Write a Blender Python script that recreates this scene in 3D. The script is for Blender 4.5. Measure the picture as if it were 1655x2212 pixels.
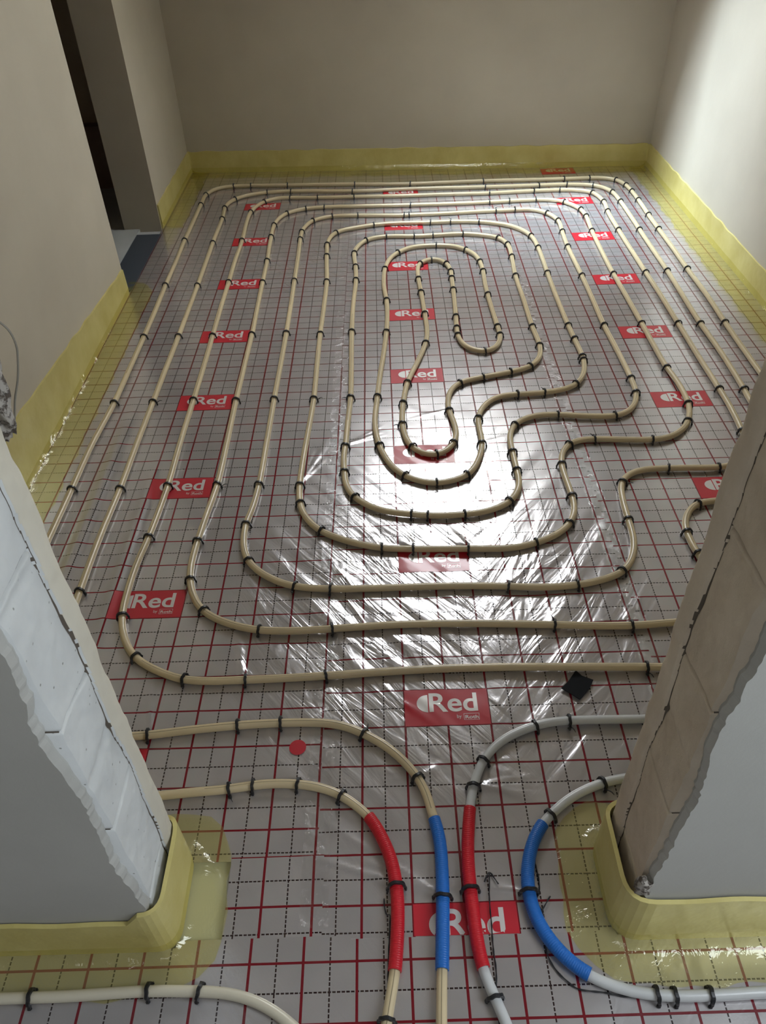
import bpy, bmesh, math, random, json
import numpy as np
from mathutils import Vector, Matrix

random.seed(7)
rng = np.random.default_rng(11)
S = bpy.context.scene
COL = S.collection
for o in list(bpy.data.objects):
    bpy.data.objects.remove(o)

# ---------------------------------------------------------------- camera
cam_d = bpy.data.cameras.new('camera')
cam = bpy.data.objects.new('camera', cam_d)
COL.objects.link(cam)
S.camera = cam
cam_d.sensor_fit = 'HORIZONTAL'
cam_d.sensor_width = 36.0
cam_d.lens = 1676.1 / 1655 * 36.0
cam_d.clip_start = 0.02
PITCH, YAW, ROLL = 0.7202, -0.0123, -0.0406
cp, sp, cy, sy = math.cos(PITCH), math.sin(PITCH), math.cos(YAW), math.sin(YAW)
view = Vector((sy * cp, cy * cp, -sp))
right = Vector((cy, -sy, 0))
up = right.cross(view)
r2 = right * math.cos(ROLL) + up * math.sin(ROLL)
u2 = up * math.cos(ROLL) - right * math.sin(ROLL)
cam.matrix_world = Matrix(((r2.x, u2.x, -view.x, -0.0195), (r2.y, u2.y, -view.y, -1.0324), (r2.z, u2.z, -view.z, 1.5753), (0, 0, 0, 1)))

# ---------------------------------------------------------------- world, lights, exposure
S.view_settings.view_transform = 'Standard'
S.view_settings.look = 'None'
S.view_settings.gamma = 1.0
S.view_settings.exposure = 0.38
S.view_settings.use_curve_mapping = False
wd = bpy.data.worlds.new('overcast_sky')
S.world = wd
wd.use_nodes = True
wd.node_tree.nodes['Background'].inputs[0].default_value = (0.62, 0.72, 0.85, 1)
wd.node_tree.nodes['Background'].inputs[1].default_value = 0.8

# room measures (metres; x to the right, y away from the doorway)
LX, RX = -1.20, 1.605            # side walls
DL, DR = -0.46, 0.39             # doorway reveals
PN, PF = -0.46, -0.29            # doorway wall, hall face and room face
def back_y(x): return 3.975 - 0.0612 * x
KNEE, PITCHR, CEIL = 1.2, 0.75, 2.6
def roof_z(y): return KNEE + PITCHR * (3.975 - y)
WX0, WX1, WY0, WY1 = 0.0, 0.76, 2.58, 3.32      # roof window opening in the slope
SH = 0.40                                        # depth of its shaft

def area(name, loc, target, sx, sy_, power, color, spread=math.pi):
    l = bpy.data.lights.new(name, 'AREA')
    l.shape = 'RECTANGLE'; l.size = sx; l.size_y = sy_; l.energy = power; l.color = color
    l.spread = spread
    o = bpy.data.objects.new(name, l); COL.objects.link(o)
    o.location = loc
    d = (Vector(target) - Vector(loc)).normalized()
    o.rotation_euler = d.to_track_quat('-Z', 'Y').to_euler()
    return o
n_up = Vector((0, PITCHR, 1)).normalized()       # outward normal of the roof slope
wc = Vector(((WX0 + WX1) / 2, (WY0 + WY1) / 2, roof_z((WY0 + WY1) / 2)))
WLEN = (WY1 - WY0) * math.sqrt(1 + PITCHR ** 2)
lo = wc + n_up * (SH - 0.02)
area('roof_window_daylight', lo, lo - n_up, WX1 - WX0 - 0.02, WLEN - 0.02, 34, (0.93, 0.97, 1.0))
# the bright part of the sky, seen through the roof window only
sd = Vector((1.0, -0.15, -1.85)).normalized()
area('bright_sky_patch', wc - sd * 2.3 , wc, 0.8, 2.4, 1700, (0.74, 0.88, 1.0))
area('hall_window_daylight', (1.44, -1.02, 1.6), (0.0, -0.85, 0.7), 0.8, 1.1, 20, (0.86, 0.93, 1.0))
area('hall_ceiling_fill', (-0.3, -2.2, 2.5), (-0.3, -1.6, 0), 0.8, 0.8, 5, (0.95, 0.96, 1.0))  # unseen fill lamp below the closed hall ceiling, no opening above it

# ---------------------------------------------------------------- material helpers
def mat(name, color, rough=0.6, metal=0.0, coat=0.0, coat_rough=0.05, spec=0.5):
    m = bpy.data.materials.new(name); m.use_nodes = True
    b = m.node_tree.nodes['Principled BSDF']
    b.inputs['Base Color'].default_value = (*color, 1)
    b.inputs['Roughness'].default_value = rough
    b.inputs['Metallic'].default_value = metal
    b.inputs['Coat Weight'].default_value = coat
    b.inputs['Coat Roughness'].default_value = coat_rough
    b.inputs['Specular IOR Level'].default_value = spec
    return m
class NT:
    def __init__(s, m): s.t = m.node_tree; s.b = s.t.nodes.get('Principled BSDF')
    def n(s, typ, **kw):
        nd = s.t.nodes.new(typ)
        for k, v in kw.items(): setattr(nd, k, v)
        return nd
    def l(s, a, b): s.t.links.new(a, b)
    def math(s, op, a, b=None, c=None):
        nd = s.n('ShaderNodeMath', operation=op)
        for i, v in enumerate((a, b, c)):
            if v is None: continue
            if hasattr(v, 'links'): s.l(v, nd.inputs[i])
            else: nd.inputs[i].default_value = v
        return nd.outputs[0]
    def mix(s, f, a, b):
        nd = s.n('ShaderNodeMix', data_type='RGBA')
        for i, v in ((0, f), (6, a), (7, b)):
            if hasattr(v, 'links'): s.l(v, nd.inputs[i])
            else: nd.inputs[i].default_value = v if i == 0 else (*v, 1)
        return nd.outputs[2]
    def noise(s, vec, scale, detail=4, rough=0.55, dist=0.0):
        nd = s.n('ShaderNodeTexNoise')
        nd.inputs['Scale'].default_value = scale; nd.inputs['Detail'].default_value = detail
        nd.inputs['Roughness'].default_value = rough; nd.inputs['Distortion'].default_value = dist
        s.l(vec, nd.inputs['Vector']); return nd.outputs[0]
    def ramp(s, f, stops):
        nd = s.n('ShaderNodeValToRGB'); cr = nd.color_ramp
        while len(cr.elements) < len(stops): cr.elements.new(0.5)
        for e, (p, c) in zip(cr.elements, stops):
            e.position = p; e.color = (c, c, c, 1) if not hasattr(c, '__len__') else (*c, 1)
        s.l(f, nd.inputs[0]); return nd.outputs[0]
    def bump(s, h, strength, dist, normal=None):
        nd = s.n('ShaderNodeBump'); nd.inputs['Strength'].default_value = strength
        nd.inputs['Distance'].default_value = dist; s.l(h, nd.inputs['Height'])
        if normal: s.l(normal, nd.inputs['Normal'])
        return nd.outputs[0]
    def obj(s): return s.n('ShaderNodeTexCoord').outputs['Object']

def plaster(name, c1, c2, bump=0.25):
    m = mat(name, c1, 0.9); t = NT(m); v = t.obj()
    n1 = t.noise(v, 2.2, 5); n2 = t.noise(v, 60, 6, 0.7)
    t.l(t.mix(t.ramp(n1, ((0.35, 0.0), (0.7, 1.0))), c1, c2), t.b.inputs['Base Color'])
    t.l(t.bump(n2, bump, 0.0015), t.b.inputs['Normal'])
    return m
M = {}
M['plaster'] = plaster('wall_plaster', (0.50,0.452,0.37), (0.56,0.51,0.42))
M['hall_plaster'] = plaster('hall_plaster', (0.42, 0.415, 0.385), (0.47, 0.465, 0.435))
M['bead'] = plaster('plaster_bead', (0.60, 0.56, 0.46), (0.66, 0.62, 0.52), 0.35)
M['dark_wall'] = plaster('next_room_plaster', (0.42, 0.33, 0.24), (0.46, 0.38, 0.29))
M['concrete'] = plaster('bare_concrete', (0.40, 0.41, 0.40), (0.50, 0.51, 0.51), 0.6)
M['slate'] = mat('slate_board', (0.055, 0.066, 0.085), 0.55)
M['insul'] = mat('insulation_board', (0.5, 0.5, 0.5), 0.8)

m = mat('aerated_block', (0.6, 0.62, 0.62), 0.95); t = NT(m); v = t.obj()
cn = t.noise(v, 9, 5)
vo = t.n('ShaderNodeTexVoronoi'); vo.inputs['Scale'].default_value = 48; t.l(v, vo.inputs['Vector'])
pits = t.ramp(vo.outputs['Distance'], ((0.05, 0.0), (0.11, 1.0)))
msk = t.ramp(t.noise(v, 33, 2), ((0.52, 0.0), (0.60, 1.0)))
pitf = t.math('MAXIMUM', pits, msk)
cc = t.mix(t.ramp(cn, ((0.3, 0.0), (0.7, 1.0))), (0.56, 0.575, 0.57), (0.65, 0.665, 0.655))
t.l(t.mix(pitf, (0.3, 0.3, 0.28), cc), t.b.inputs['Base Color'])
h = t.math('MULTIPLY_ADD', t.noise(v, 120, 4), 0.35, pitf)
t.l(t.bump(h, 0.5, 0.002), t.b.inputs['Normal'])
M['block'] = m
m = mat('shaded_block', (0.4, 0.35, 0.28), 0.95); t = NT(m); v = t.obj()  # right reveal: same masonry, the brown of its shade put into the colour
t.l(t.mix(t.ramp(t.noise(v, 11, 6), ((0.3, 0.0), (0.72, 1.0))), (0.54, 0.455, 0.35), (0.66, 0.57, 0.45)), t.b.inputs['Base Color'])
t.l(t.bump(t.noise(v, 70, 6, 0.7), 0.6, 0.003), t.b.inputs['Normal'])
M['shaded_block'] = m
M['crack'] = mat('dark_joint', (0.11, 0.09, 0.07), 1.0)
m = mat('speckled_mortar', (0.4, 0.37, 0.34), 0.95); t = NT(m); v = t.obj()
sp_ = t.ramp(t.noise(v, 85, 3, 0.6), ((0.40, 0.0), (0.52, 1.0)))
t.l(t.mix(sp_, (0.09, 0.07, 0.055), (0.38, 0.35, 0.31)), t.b.inputs['Base Color'])
t.l(t.bump(sp_, 0.8, 0.004), t.b.inputs['Normal'])
M['mortar'] = m

# foil: grey metallised film under clear gloss, with the printed grid
def foil_mat(name, grid=True, ox=0.0, oy=0.0, base=(0.53, 0.505, 0.51)):
    m = mat(name, base, 0.25, 0.6, 1.0, 0.05); t = NT(m); v = t.obj(); t.b.inputs['Coat IOR'].default_value = 1.5
    big = t.noise(v, 5.0, 3)
    col = t.mix(t.ramp(big, ((0.35, 0.0), (0.65, 1.0))), tuple(c * 0.93 for c in base), tuple(min(1, c * 1.06) for c in base))
    if grid:
        sep = t.n('ShaderNodeSeparateXYZ'); t.l(v, sep.inputs[0])
        x = t.math('ADD', sep.outputs[0], 100.0 - ox); y = t.math('ADD', sep.outputs[1], 100.0 - oy)
        def near(c, period, off, half):
            f = t.math('FRACT', t.math('DIVIDE', t.math('ADD', c, off + period / 2), period))
            d = t.math('ABSOLUTE', t.math('SUBTRACT', f, 0.5))
            return t.math('LESS_THAN', d, half / period)
        def dash(c):
            return t.math('LESS_THAN', t.math('FRACT', t.math('DIVIDE', c, 0.0085)), 0.72)
        solid = t.math('MAXIMUM', near(x, 0.1, 0.0, 0.0026), near(y, 0.1, 0.0, 0.0023))
        dx = t.math('MULTIPLY', near(x, 0.1, 0.05, 0.0014), dash(y))
        dy = t.math('MULTIPLY', near(y, 0.1, 0.05, 0.0014), dash(x))
        dashed = t.math('MAXIMUM', dx, dy)
        col = t.mix(dashed, col, (0.014, 0.004, 0.006))
        col = t.mix(solid, col, (0.15, 0.003, 0.010))
        line = t.math('MAXIMUM', solid, dashed)
        t.l(t.math('MULTIPLY', t.math('SUBTRACT', 1.0, line), 0.6), t.b.inputs['Metallic'])
    t.l(col, t.b.inputs['Base Color'])
    geo = t.n('ShaderNodeNewGeometry').outputs['Position']
    def streak(ang, sx, sy_, dist):
        r_ = t.n('ShaderNodeMapping'); r_.inputs['Rotation'].default_value = (0, 0, ang); t.l(geo, r_.inputs[0])
        q_ = t.n('ShaderNodeMapping'); q_.inputs['Scale'].default_value = (sx, sy_, 1); t.l(r_.outputs[0], q_.inputs[0])
        return t.noise(q_.outputs[0], 1.0, 3, 0.55, dist)
    sg = t.n('ShaderNodeSeparateXYZ'); t.l(geo, sg.inputs[0])
    side_ = t.math('SMOOTH_MIN', t.math('MAXIMUM', t.math('MULTIPLY', t.math('SUBTRACT', sg.outputs[0], 0.12), 4.0), 0.0), 1.0, 0.1)
    mixn = t.n('ShaderNodeMix', data_type='FLOAT'); t.l(side_, mixn.inputs[0])
    t.l(streak(0.90, 3.6, 20.0, 0.9), mixn.inputs[2]); t.l(streak(-0.95, 3.8, 16.0, 0.9), mixn.inputs[3])
    # the film is most crumpled in the middle of the room and calms towards the walls
    ex = t.math('POWER', t.math('DIVIDE', t.math('SUBTRACT', sg.outputs[0], 0.12), 0.75), 2.0)
    ey = t.math('POWER', t.math('DIVIDE', t.math('SUBTRACT', sg.outputs[1], 0.33), 0.62), 2.0)
    crum = t.math('MAXIMUM', t.math('SUBTRACT', 1.0, t.math('ADD', ex, ey)), 0.10)
    st_ = t.math('MULTIPLY', mixn.outputs[0], crum)
    b = t.noise(geo, 3.5, 2, 0.5)
    nb = t.bump(b, 0.35, 0.01)
    nb = t.bump(st_, 1.0, 0.0085, nb)
    fine = t.noise(geo, 75, 3, 0.6, 2.0)
    nb = t.bump(fine, 0.10, 0.002, nb)
    t.l(nb, t.b.inputs['Coat Normal'])
    t.l(nb, t.b.inputs['Normal'])
    return m
M['foil'] = foil_mat('grid_foil')
M['foil_plain'] = mat('silver_lettering', (0.66, 0.63, 0.61), 0.35, 0.25, 0.5, 0.1)
m = mat('red_print', (0.46, 0.008, 0.022), 0.45, 0.0, 0.45, 0.12); M['red_print'] = m

def film(name, tint, gloss, rough, bump, scale=18, fac=0.12, diffuse=0.0, dcol=(0.8, 0.75, 0.3)):
    # thin clear film: tinted see-through layer with a sharp surface reflection
    m = bpy.data.materials.new(name); m.use_nodes = True; t = NT(m); t.t.nodes.remove(t.b)
    out = t.t.nodes['Material Output']
    tr = t.n('ShaderNodeBsdfTransparent'); tr.inputs[0].default_value = (*tint, 1)
    gl = t.n('ShaderNodeBsdfGlossy'); gl.inputs[0].default_value = (*gloss, 1); gl.inputs['Roughness'].default_value = rough
    v = t.obj()
    nb = t.bump(t.noise(v, scale, 4, 0.6, 1.5), bump, 0.01); t.l(nb, gl.inputs['Normal'])
    s1 = t.n('ShaderNodeMixShader'); s1.inputs[0].default_value = fac
    src = tr.outputs[0]
    if diffuse:
        df = t.n('ShaderNodeBsdfDiffuse'); df.inputs[0].default_value = (*dcol, 1)
        s0 = t.n('ShaderNodeMixShader'); s0.inputs[0].default_value = diffuse
        t.l(tr.outputs[0], s0.inputs[1]); t.l(df.outputs[0], s0.inputs[2]); src = s0.outputs[0]
    t.l(src, s1.inputs[1]); t.l(gl.outputs[0], s1.inputs[2]); t.l(s1.outputs[0], out.inputs[0])
    return m
M['yellow_film'] = film('yellow_film', (0.975,0.955,0.70), (1, 1, 0.92), 0.10, 0.6, 14, 0.06, 0.10, (0.70, 0.64, 0.26))
M['clear_tape'] = film('clear_tape', (0.97, 0.97, 0.97), (1, 1, 1), 0.07, 0.6, 30, 0.055)
m = mat('yellow_edge_foam', (0.66, 0.58, 0.17), 0.5, 0, 0.3, 0.2); t = NT(m); v = t.obj()
t.l(t.mix(t.ramp(t.noise(v, 7, 4), ((0.3, 0.0), (0.7, 1.0))), (0.54, 0.455, 0.15), (0.66, 0.58, 0.235)), t.b.inputs['Base Color'])
t.l(t.bump(t.noise(v, 16, 3), 0.35, 0.01), t.b.inputs['Normal'])
M['yellow'] = m

def pipe_mat(name, col, line=True):
    m = mat(name, col, 0.34, 0, 0.15, 0.2)
    if line:
        t = NT(m); uv = t.n('ShaderNodeUVMap'); sp = t.n('ShaderNodeSeparateXYZ'); t.l(uv.outputs[0], sp.inputs[0])
        a = t.math('LESS_THAN', t.math('ABSOLUTE', t.math('SUBTRACT', sp.outputs[1], 0.24)), 0.012)
        b = t.math('LESS_THAN', t.math('FRACT', t.math('DIVIDE', sp.outputs[0], 1.0)), 0.8)
        t.l(t.mix(t.math('MULTIPLY', a, b), col, tuple(c * 0.38 for c in col)), t.b.inputs['Base Color'])
    return m
M['cream'] = pipe_mat('cream_pipe', (0.60, 0.49, 0.305))
M['white_pipe'] = pipe_mat('white_pipe', (0.55, 0.56, 0.56), False)
M['cream_plain'] = pipe_mat('cream_pipe_plain', (0.60, 0.555, 0.44), False)
M['black'] = mat('black_plastic', (0.010, 0.010, 0.012), 0.42)
M['red_sleeve'] = mat('red_sleeve', (0.50, 0.006, 0.016), 0.42)
M['blue_sleeve'] = mat('blue_sleeve', (0.012, 0.13, 0.47), 0.38)
M['rubber'] = mat('black_felt', (0.010, 0.011, 0.013), 0.85, spec=0.2)
M['cable'] = mat('grey_cable', (0.22, 0.20, 0.16), 0.6)
M['wood'] = mat('white_window_frame', (0.8, 0.8, 0.78), 0.5)
M['glass'] = film('window_glass', (0.95, 0.97, 0.98), (1, 1, 1), 0.0, 0.0, 5, 0.06)

# ---------------------------------------------------------------- mesh helpers
def link(name, me, mats=(), parent=None, **props):
    o = bpy.data.objects.new(name, me); COL.objects.link(o)
    for m_ in mats: me.materials.append(m_)
    if parent: o.parent = parent
    for k, v in props.items(): o[k] = v
    return o
def mesh(name, verts, faces, smooth=False):
    me = bpy.data.meshes.new(name); me.from_pydata([tuple(v) for v in verts], [], faces); me.update()
    if smooth: me.polygons.foreach_set('use_smooth', [True] * len(me.polygons))
    return me
class MB:
    def __init__(s): s.v = []; s.f = []; s.mi = []
    def box(s, x0, x1, y0, y1, z0, z1, mi=0):
        b = len(s.v)
        s.v += [(x, y, z) for z in (z0, z1) for y in (y0, y1) for x in (x0, x1)]
        s.f += [tuple(b + i for i in q) for q in ((0, 2, 3, 1), (4, 5, 7, 6), (0, 1, 5, 4), (2, 6, 7, 3), (0, 4, 6, 2), (1, 3, 7, 5))]
        s.mi += [mi] * 6
    def prism(s, poly, z0, z1, mi=0):
        b = len(s.v); n = len(poly)
        s.v += [(x, y, z0) for x, y in poly] + [(x, y, z1) for x, y in poly]
        s.f += [tuple(b + i for i in range(n))[::-1], tuple(b + n + i for i in range(n))]
        s.f += [(b + i, b + (i + 1) % n, b + n + (i + 1) % n, b + n + i) for i in range(n)]
        s.mi += [mi] * (n + 2)
    def quad(s, *p, mi=0):
        b = len(s.v); s.v += list(p); s.f.append(tuple(range(b, b + len(p)))); s.mi.append(mi)
    def build(s, name, smooth=False):
        me = mesh(name, s.v, s.f, smooth); me.polygons.foreach_set('material_index', s.mi); return me
def catmull(P, step=0.012):
    """centripetal curve through the points, evenly resampled"""
    P = [np.array(p, float) for p in P]
    P = [2 * P[0] - P[1]] + P + [2 * P[-1] - P[-2]]
    out = []
    for i in range(1, len(P) - 2):
        p0, p1, p2, p3 = P[i - 1:i + 3]
        t0 = 0; t1 = t0 + max(np.linalg.norm(p1 - p0), 1e-5) ** .5; t2 = t1 + max(np.linalg.norm(p2 - p1), 1e-5) ** .5; t3 = t2 + max(np.linalg.norm(p3 - p2), 1e-5) ** .5
        for tt in np.linspace(t1, t2, 24, endpoint=False):
            a1 = (t1 - tt) / (t1 - t0) * p0 + (tt - t0) / (t1 - t0) * p1
            a2 = (t2 - tt) / (t2 - t1) * p1 + (tt - t1) / (t2 - t1) * p2
            a3 = (t3 - tt) / (t3 - t2) * p2 + (tt - t2) / (t3 - t2) * p3
            b1 = (t2 - tt) / (t2 - t0) * a1 + (tt - t0) / (t2 - t0) * a2
            b2 = (t3 - tt) / (t3 - t1) * a2 + (tt - t1) / (t3 - t1) * a3
            out.append((t2 - tt) / (t2 - t1) * b1 + (tt - t1) / (t2 - t1) * b2)
    out.append(P[-2]); out = np.array(out)
    d = np.concatenate([[0], np.cumsum(np.linalg.norm(np.diff(out, axis=0), axis=1))])
    n = max(2, int(d[-1] / step)); s = np.linspace(0, d[-1], n + 1)
    return np.stack([np.interp(s, d, out[:, k]) for k in range(out.shape[1])], 1)
def smooth_path(p, n):
    q = p.copy()
    for _ in range(n): q[1:-1] = (q[:-2] + 2 * q[1:-1] + q[2:]) / 4
    return q
def tube(name, pts, rad, seg=12, caps=True, uv=True):
    pts = np.asarray(pts, float); n = len(pts)
    tg = np.gradient(pts, axis=0); tg /= np.linalg.norm(tg, axis=1)[:, None]
    upv = np.array([0, 0, 1.0]); side = np.cross(tg, upv)
    nn = np.linalg.norm(side, axis=1)[:, None]
    side = np.where(nn > 0.05, side / np.maximum(nn, 1e-6), np.array([[1.0, 0, 0]])); up_ = np.cross(side, tg)
    r = np.broadcast_to(np.asarray(rad, float), (n,))
    ang = np.linspace(0, 2 * math.pi, seg, endpoint=False)
    V = (pts[:, None] + r[:, None, None] * (np.cos(ang)[None, :, None] * side[:, None] + np.sin(ang)[None, :, None] * up_[:, None])).reshape(-1, 3)
    F = []
    for i in range(n - 1):
        for j in range(seg):
            k = (j + 1) % seg
            F.append((i * seg + j, i * seg + k, (i + 1) * seg + k, (i + 1) * seg + j))
    if caps: F += [tuple(range(seg))[::-1], tuple((n - 1) * seg + j for j in range(seg))]
    me = mesh(name, V, F, True)
    if uv:
        dist = np.concatenate([[0], np.cumsum(np.linalg.norm(np.diff(pts, axis=0), axis=1))])
        uvl = me.uv_layers.new(name='UVMap'); arr = np.zeros((len(me.loops), 2))
        c = 0
        for i in range(n - 1):
            for j in range(seg):
                u0, u1, v0, v1 = dist[i], dist[i + 1], j / seg, (j + 1) / seg
                arr[c:c + 4] = ((u0, v0), (u0, v1), (u1, v1), (u1, v0)); c += 4
        uvl.data.foreach_set('uv', arr.ravel())
    return me

# ---------------------------------------------------------------- foil relief
def hash2(ix, iy, s):
    h = (ix.astype(np.int64) * 374761393 + iy.astype(np.int64) * 668265263 + s * 2147483647) & 0xffffffff
    h = ((h ^ (h >> 13)) * 1274126177) & 0xffffffff
    return ((h ^ (h >> 16)) & 0xffff) / 65535.0
def vnoise(x, y, s):
    ix, iy = np.floor(x), np.floor(y); fx, fy = x - ix, y - iy
    fx = fx * fx * (3 - 2 * fx); fy = fy * fy * (3 - 2 * fy)
    a, b = hash2(ix, iy, s), hash2(ix + 1, iy, s); c, d = hash2(ix, iy + 1, s), hash2(ix + 1, iy + 1, s)
    return (a * (1 - fx) + b * fx) * (1 - fy) + (c * (1 - fx) + d * fx) * fy - 0.5
def gauss(x, y, cx, cy_, sx, sy_): return np.exp(-((x - cx) / sx) ** 2 - ((y - cy_) / sy_) ** 2)
CREASES = []
def fan(x, y, a0, a1, n, l0, l1, amp=0.0011):
    for k in range(n):
        a = math.radians(a0 + (a1 - a0) * (k + random.uniform(0.1, 0.9)) / n)
        L = random.uniform(l0, l1)
        CREASES.append((x, y, a, L, amp * random.uniform(0.5, 1.2), random.uniform(0.0030, 0.0056)))
# folds of the film pulled tight between the pipe clips (degrees anticlockwise from +x)
FANS = [(0.046, 0.601, 100, 158, 8, 0.12, 0.22, 0.0026), (-0.05, 0.603, 100, 160, 7, 0.12, 0.2, 0.0026), (0.204, 0.597, 112, 165, 6, 0.1, 0.2, 0.0024), (-0.196, 0.449, 50, 140, 6, 0.08, 0.16, 0.0014), (0.298, 0.436, 45, 80, 4, 0.12, 0.24, 0.0024), (0.494, 0.435, 85, 115, 3, 0.14, 0.24, 0.0024), (-0.164, 1.117, 15, 45, 3, 0.14, 0.22, 0.0024), (0.201, 1.31, 192, 206, 2, 0.1, 0.16, 0.0016), (-0.305, 0.917, 55, 85, 4, 0.15, 0.28, 0.0026), (0.302, 1.105, 10, 60, 4, 0.08, 0.14, 0.0012), (-0.178, 0.305, 280, 335, 5, 0.08, 0.18, 0.0014), (0.398, 0.296, 55, 100, 4, 0.08, 0.14, 0.0014), (0.398, 0.296, 240, 285, 3, 0.06, 0.12, 0.0014), (-0.399, 0.147, 97, 106, 3, 0.18, 0.28, 0.003), (-0.601, -0.001, 96, 106, 3, 0.16, 0.24, 0.003), (-0.533, 0.383, 266, 282, 2, 0.1, 0.16, 0.0026), (-0.595, 0.664, 70, 88, 3, 0.1, 0.18, 0.0026), (0.024, -0.126, 5, 35, 3, 0.05, 0.1, 0.0014), (0.024, -0.126, 150, 200, 3, 0.05, 0.1, 0.0013), (0.142, -0.152, 335, 375, 4, 0.12, 0.2, 0.0026), (0.163, -0.09, 290, 400, 5, 0.06, 0.12, 0.0024), (0.058, -0.383, 145, 170, 3, 0.2, 0.32, 0.0028), (0.228, -0.385, 160, 178, 3, 0.14, 0.22, 0.0026), (-0.033, -0.362, 145, 165, 2, 0.12, 0.2, 0.0013), (-0.195, 0.149, 20, 60, 3, 0.05, 0.1, 0.0013), (-0.195, 0.149, 240, 300, 3, 0.05, 0.1, 0.0013), (-0.102, -0.015, 280, 350, 4, 0.06, 0.12, 0.0013), (-0.241, -0.145, 50, 120, 3, 0.05, 0.1, 0.001), (0.6, 0.283, 80, 120, 3, 0.1, 0.2, 0.0026), (0.202, 0.742, 30, 60, 3, 0.08, 0.14, 0.0014), (0.403, 0.604, 60, 80, 2, 0.1, 0.16, 0.0013), (-0.238, 0.684, 260, 300, 3, 0.08, 0.14, 0.0013), (0.461, -0.566, 60, 120, 4, 0.04, 0.08, 0.0014), (0.523, -0.568, 60, 120, 4, 0.04, 0.08, 0.0014)]
for f_ in FANS: fan(*f_)
for k in range(26):      # slanting folds left of the middle
    CREASES.append((random.uniform(-0.2, 0.22), random.uniform(-0.02, 0.72), math.radians(random.uniform(-62, -38)), random.uniform(0.07, 0.2), random.uniform(0.0006, 0.0015), random.uniform(0.0035, 0.008)))
for k in range(16):      # and the ones leaning the other way on the right
    CREASES.append((random.uniform(0.2, 0.6), random.uniform(0.05, 0.8), math.radians(random.uniform(35, 80)), random.uniform(0.06, 0.16), random.uniform(0.0005, 0.0012), random.uniform(0.004, 0.009)))
for k in range(22):
    CREASES.append((random.uniform(-1.0, 1.3), random.uniform(-0.2, 3.0), random.uniform(0, math.pi), random.uniform(0.06, 0.15), random.uniform(0.0002, 0.0006), random.uniform(0.003, 0.007)))
for k in range(16):
    CREASES.append((random.uniform(-0.35, 0.35), random.uniform(-0.62, -0.1), math.radians(random.uniform(-45, 30)), random.uniform(0.06, 0.16), random.uniform(0.0004, 0.0010), random.uniform(0.0035, 0.007)))
def relief(x, y):
    x = np.asarray(x, float); y = np.asarray(y, float)
    z = vnoise(x / 0.22, y / 0.26, 1) * 0.0016 + vnoise(x / 0.09, y / 0.11, 2) * 0.0006
    hot = np.clip(gauss(x, y, 0.12, 0.45, 0.55, 0.62) * 1.5, 0, 1)
    a = 0.86; xr = x * math.cos(a) - y * math.sin(a); yr = x * math.sin(a) + y * math.cos(a)
    wv = 1 - np.clip((x - 0.05) / 0.35, 0, 1)
    z += hot * wv * (vnoise(xr / 0.19, yr / 0.034, 3) * 0.0042 + vnoise(xr / 0.09, yr / 0.016, 4) * 0.0010)
    a = -0.9; xr = x * math.cos(a) - y * math.sin(a); yr = x * math.sin(a) + y * math.cos(a)
    z += hot * (1 - wv) * (vnoise(xr / 0.17, yr / 0.040, 5) * 0.0042)
    z += 0.0085 * gauss(x, 0 * y, -0.955, 0, 0.022, 1) * np.clip((1.5 - y) / 0.5, 0, 1) * np.clip((y - 0.1) / 0.3, 0, 1)
    z += 0.0065 * gauss(x, 0 * y, -0.80, 0, 0.018, 1) * np.clip((1.1 - y) / 0.3, 0, 1) * np.clip((y - 0.1) / 0.3, 0, 1)
    for cx, cy_, an, L, amp, w in CREASES:
        m_ = (np.abs(x - cx) < L + .03) & (np.abs(y - cy_) < L + .03)
        if not m_.any(): continue
        dx, dy = x[m_] - cx, y[m_] - cy_
        u = (dx * math.cos(an) + dy * math.sin(an)) / L; v = -dx * math.sin(an) + dy * math.cos(an)
        env = np.clip(u * 8, 0, 1) * np.clip(1 - u, 0, 1) ** 0.7
        z[m_] += amp * env * np.exp(-(v / (w * (0.6 + 0.9 * np.clip(u, 0, 1)))) ** 2)
    return np.clip(z, -0.0032, 0.0095)
FOILZ = 0.0

def sheet(name, origin, rot, x0, x1, y0, y1, layer, keep, step=0.012, mats=(), **props):
    """film laid over the relief; local grid lines start at the origin"""
    nx, ny = int(round((x1 - x0) / step)), int(round((y1 - y0) / step))
    gx, gy = np.meshgrid(np.linspace(x0, x1, nx + 1), np.linspace(y0, y1, ny + 1))
    c, s_ = math.cos(rot), math.sin(rot)
    wx = origin[0] + gx * c - gy * s_; wy = origin[1] + gx * s_ + gy * c
    gz = relief(wx.ravel(), wy.ravel()).reshape(wx.shape) + layer
    idx = np.arange((nx + 1) * (ny + 1)).reshape(ny + 1, nx + 1)
    mx, my = (wx[:-1, :-1] + wx[1:, 1:]) / 2, (wy[:-1, :-1] + wy[1:, 1:]) / 2
    ok = keep(mx, my)
    q = np.stack([idx[:-1, :-1][ok], idx[:-1, 1:][ok], idx[1:, 1:][ok], idx[1:, :-1][ok]], 1)
    used = np.unique(q); rm = -np.ones(idx.size, int); rm[used] = np.arange(len(used))
    V = np.stack([gx.ravel()[used], gy.ravel()[used], gz.ravel()[used]], 1)
    o = link(name, None, (), **props)
    link('film', mesh('film', V, rm[q].tolist(), True), mats, o)
    o.location = (origin[0], origin[1], FOILZ); o.rotation_euler = (0, 0, rot)
    return o
def in_room(x, y):
    return (y < back_y(x) - 0.004) & (y > PF - 0.012) & (x > LX + 0.004) & (x < RX - 0.004)
def in_door(x, y): return (y <= PF) & (y > PN - 0.02) & (x > DL + 0.006) & (x < DR - 0.006)

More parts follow.
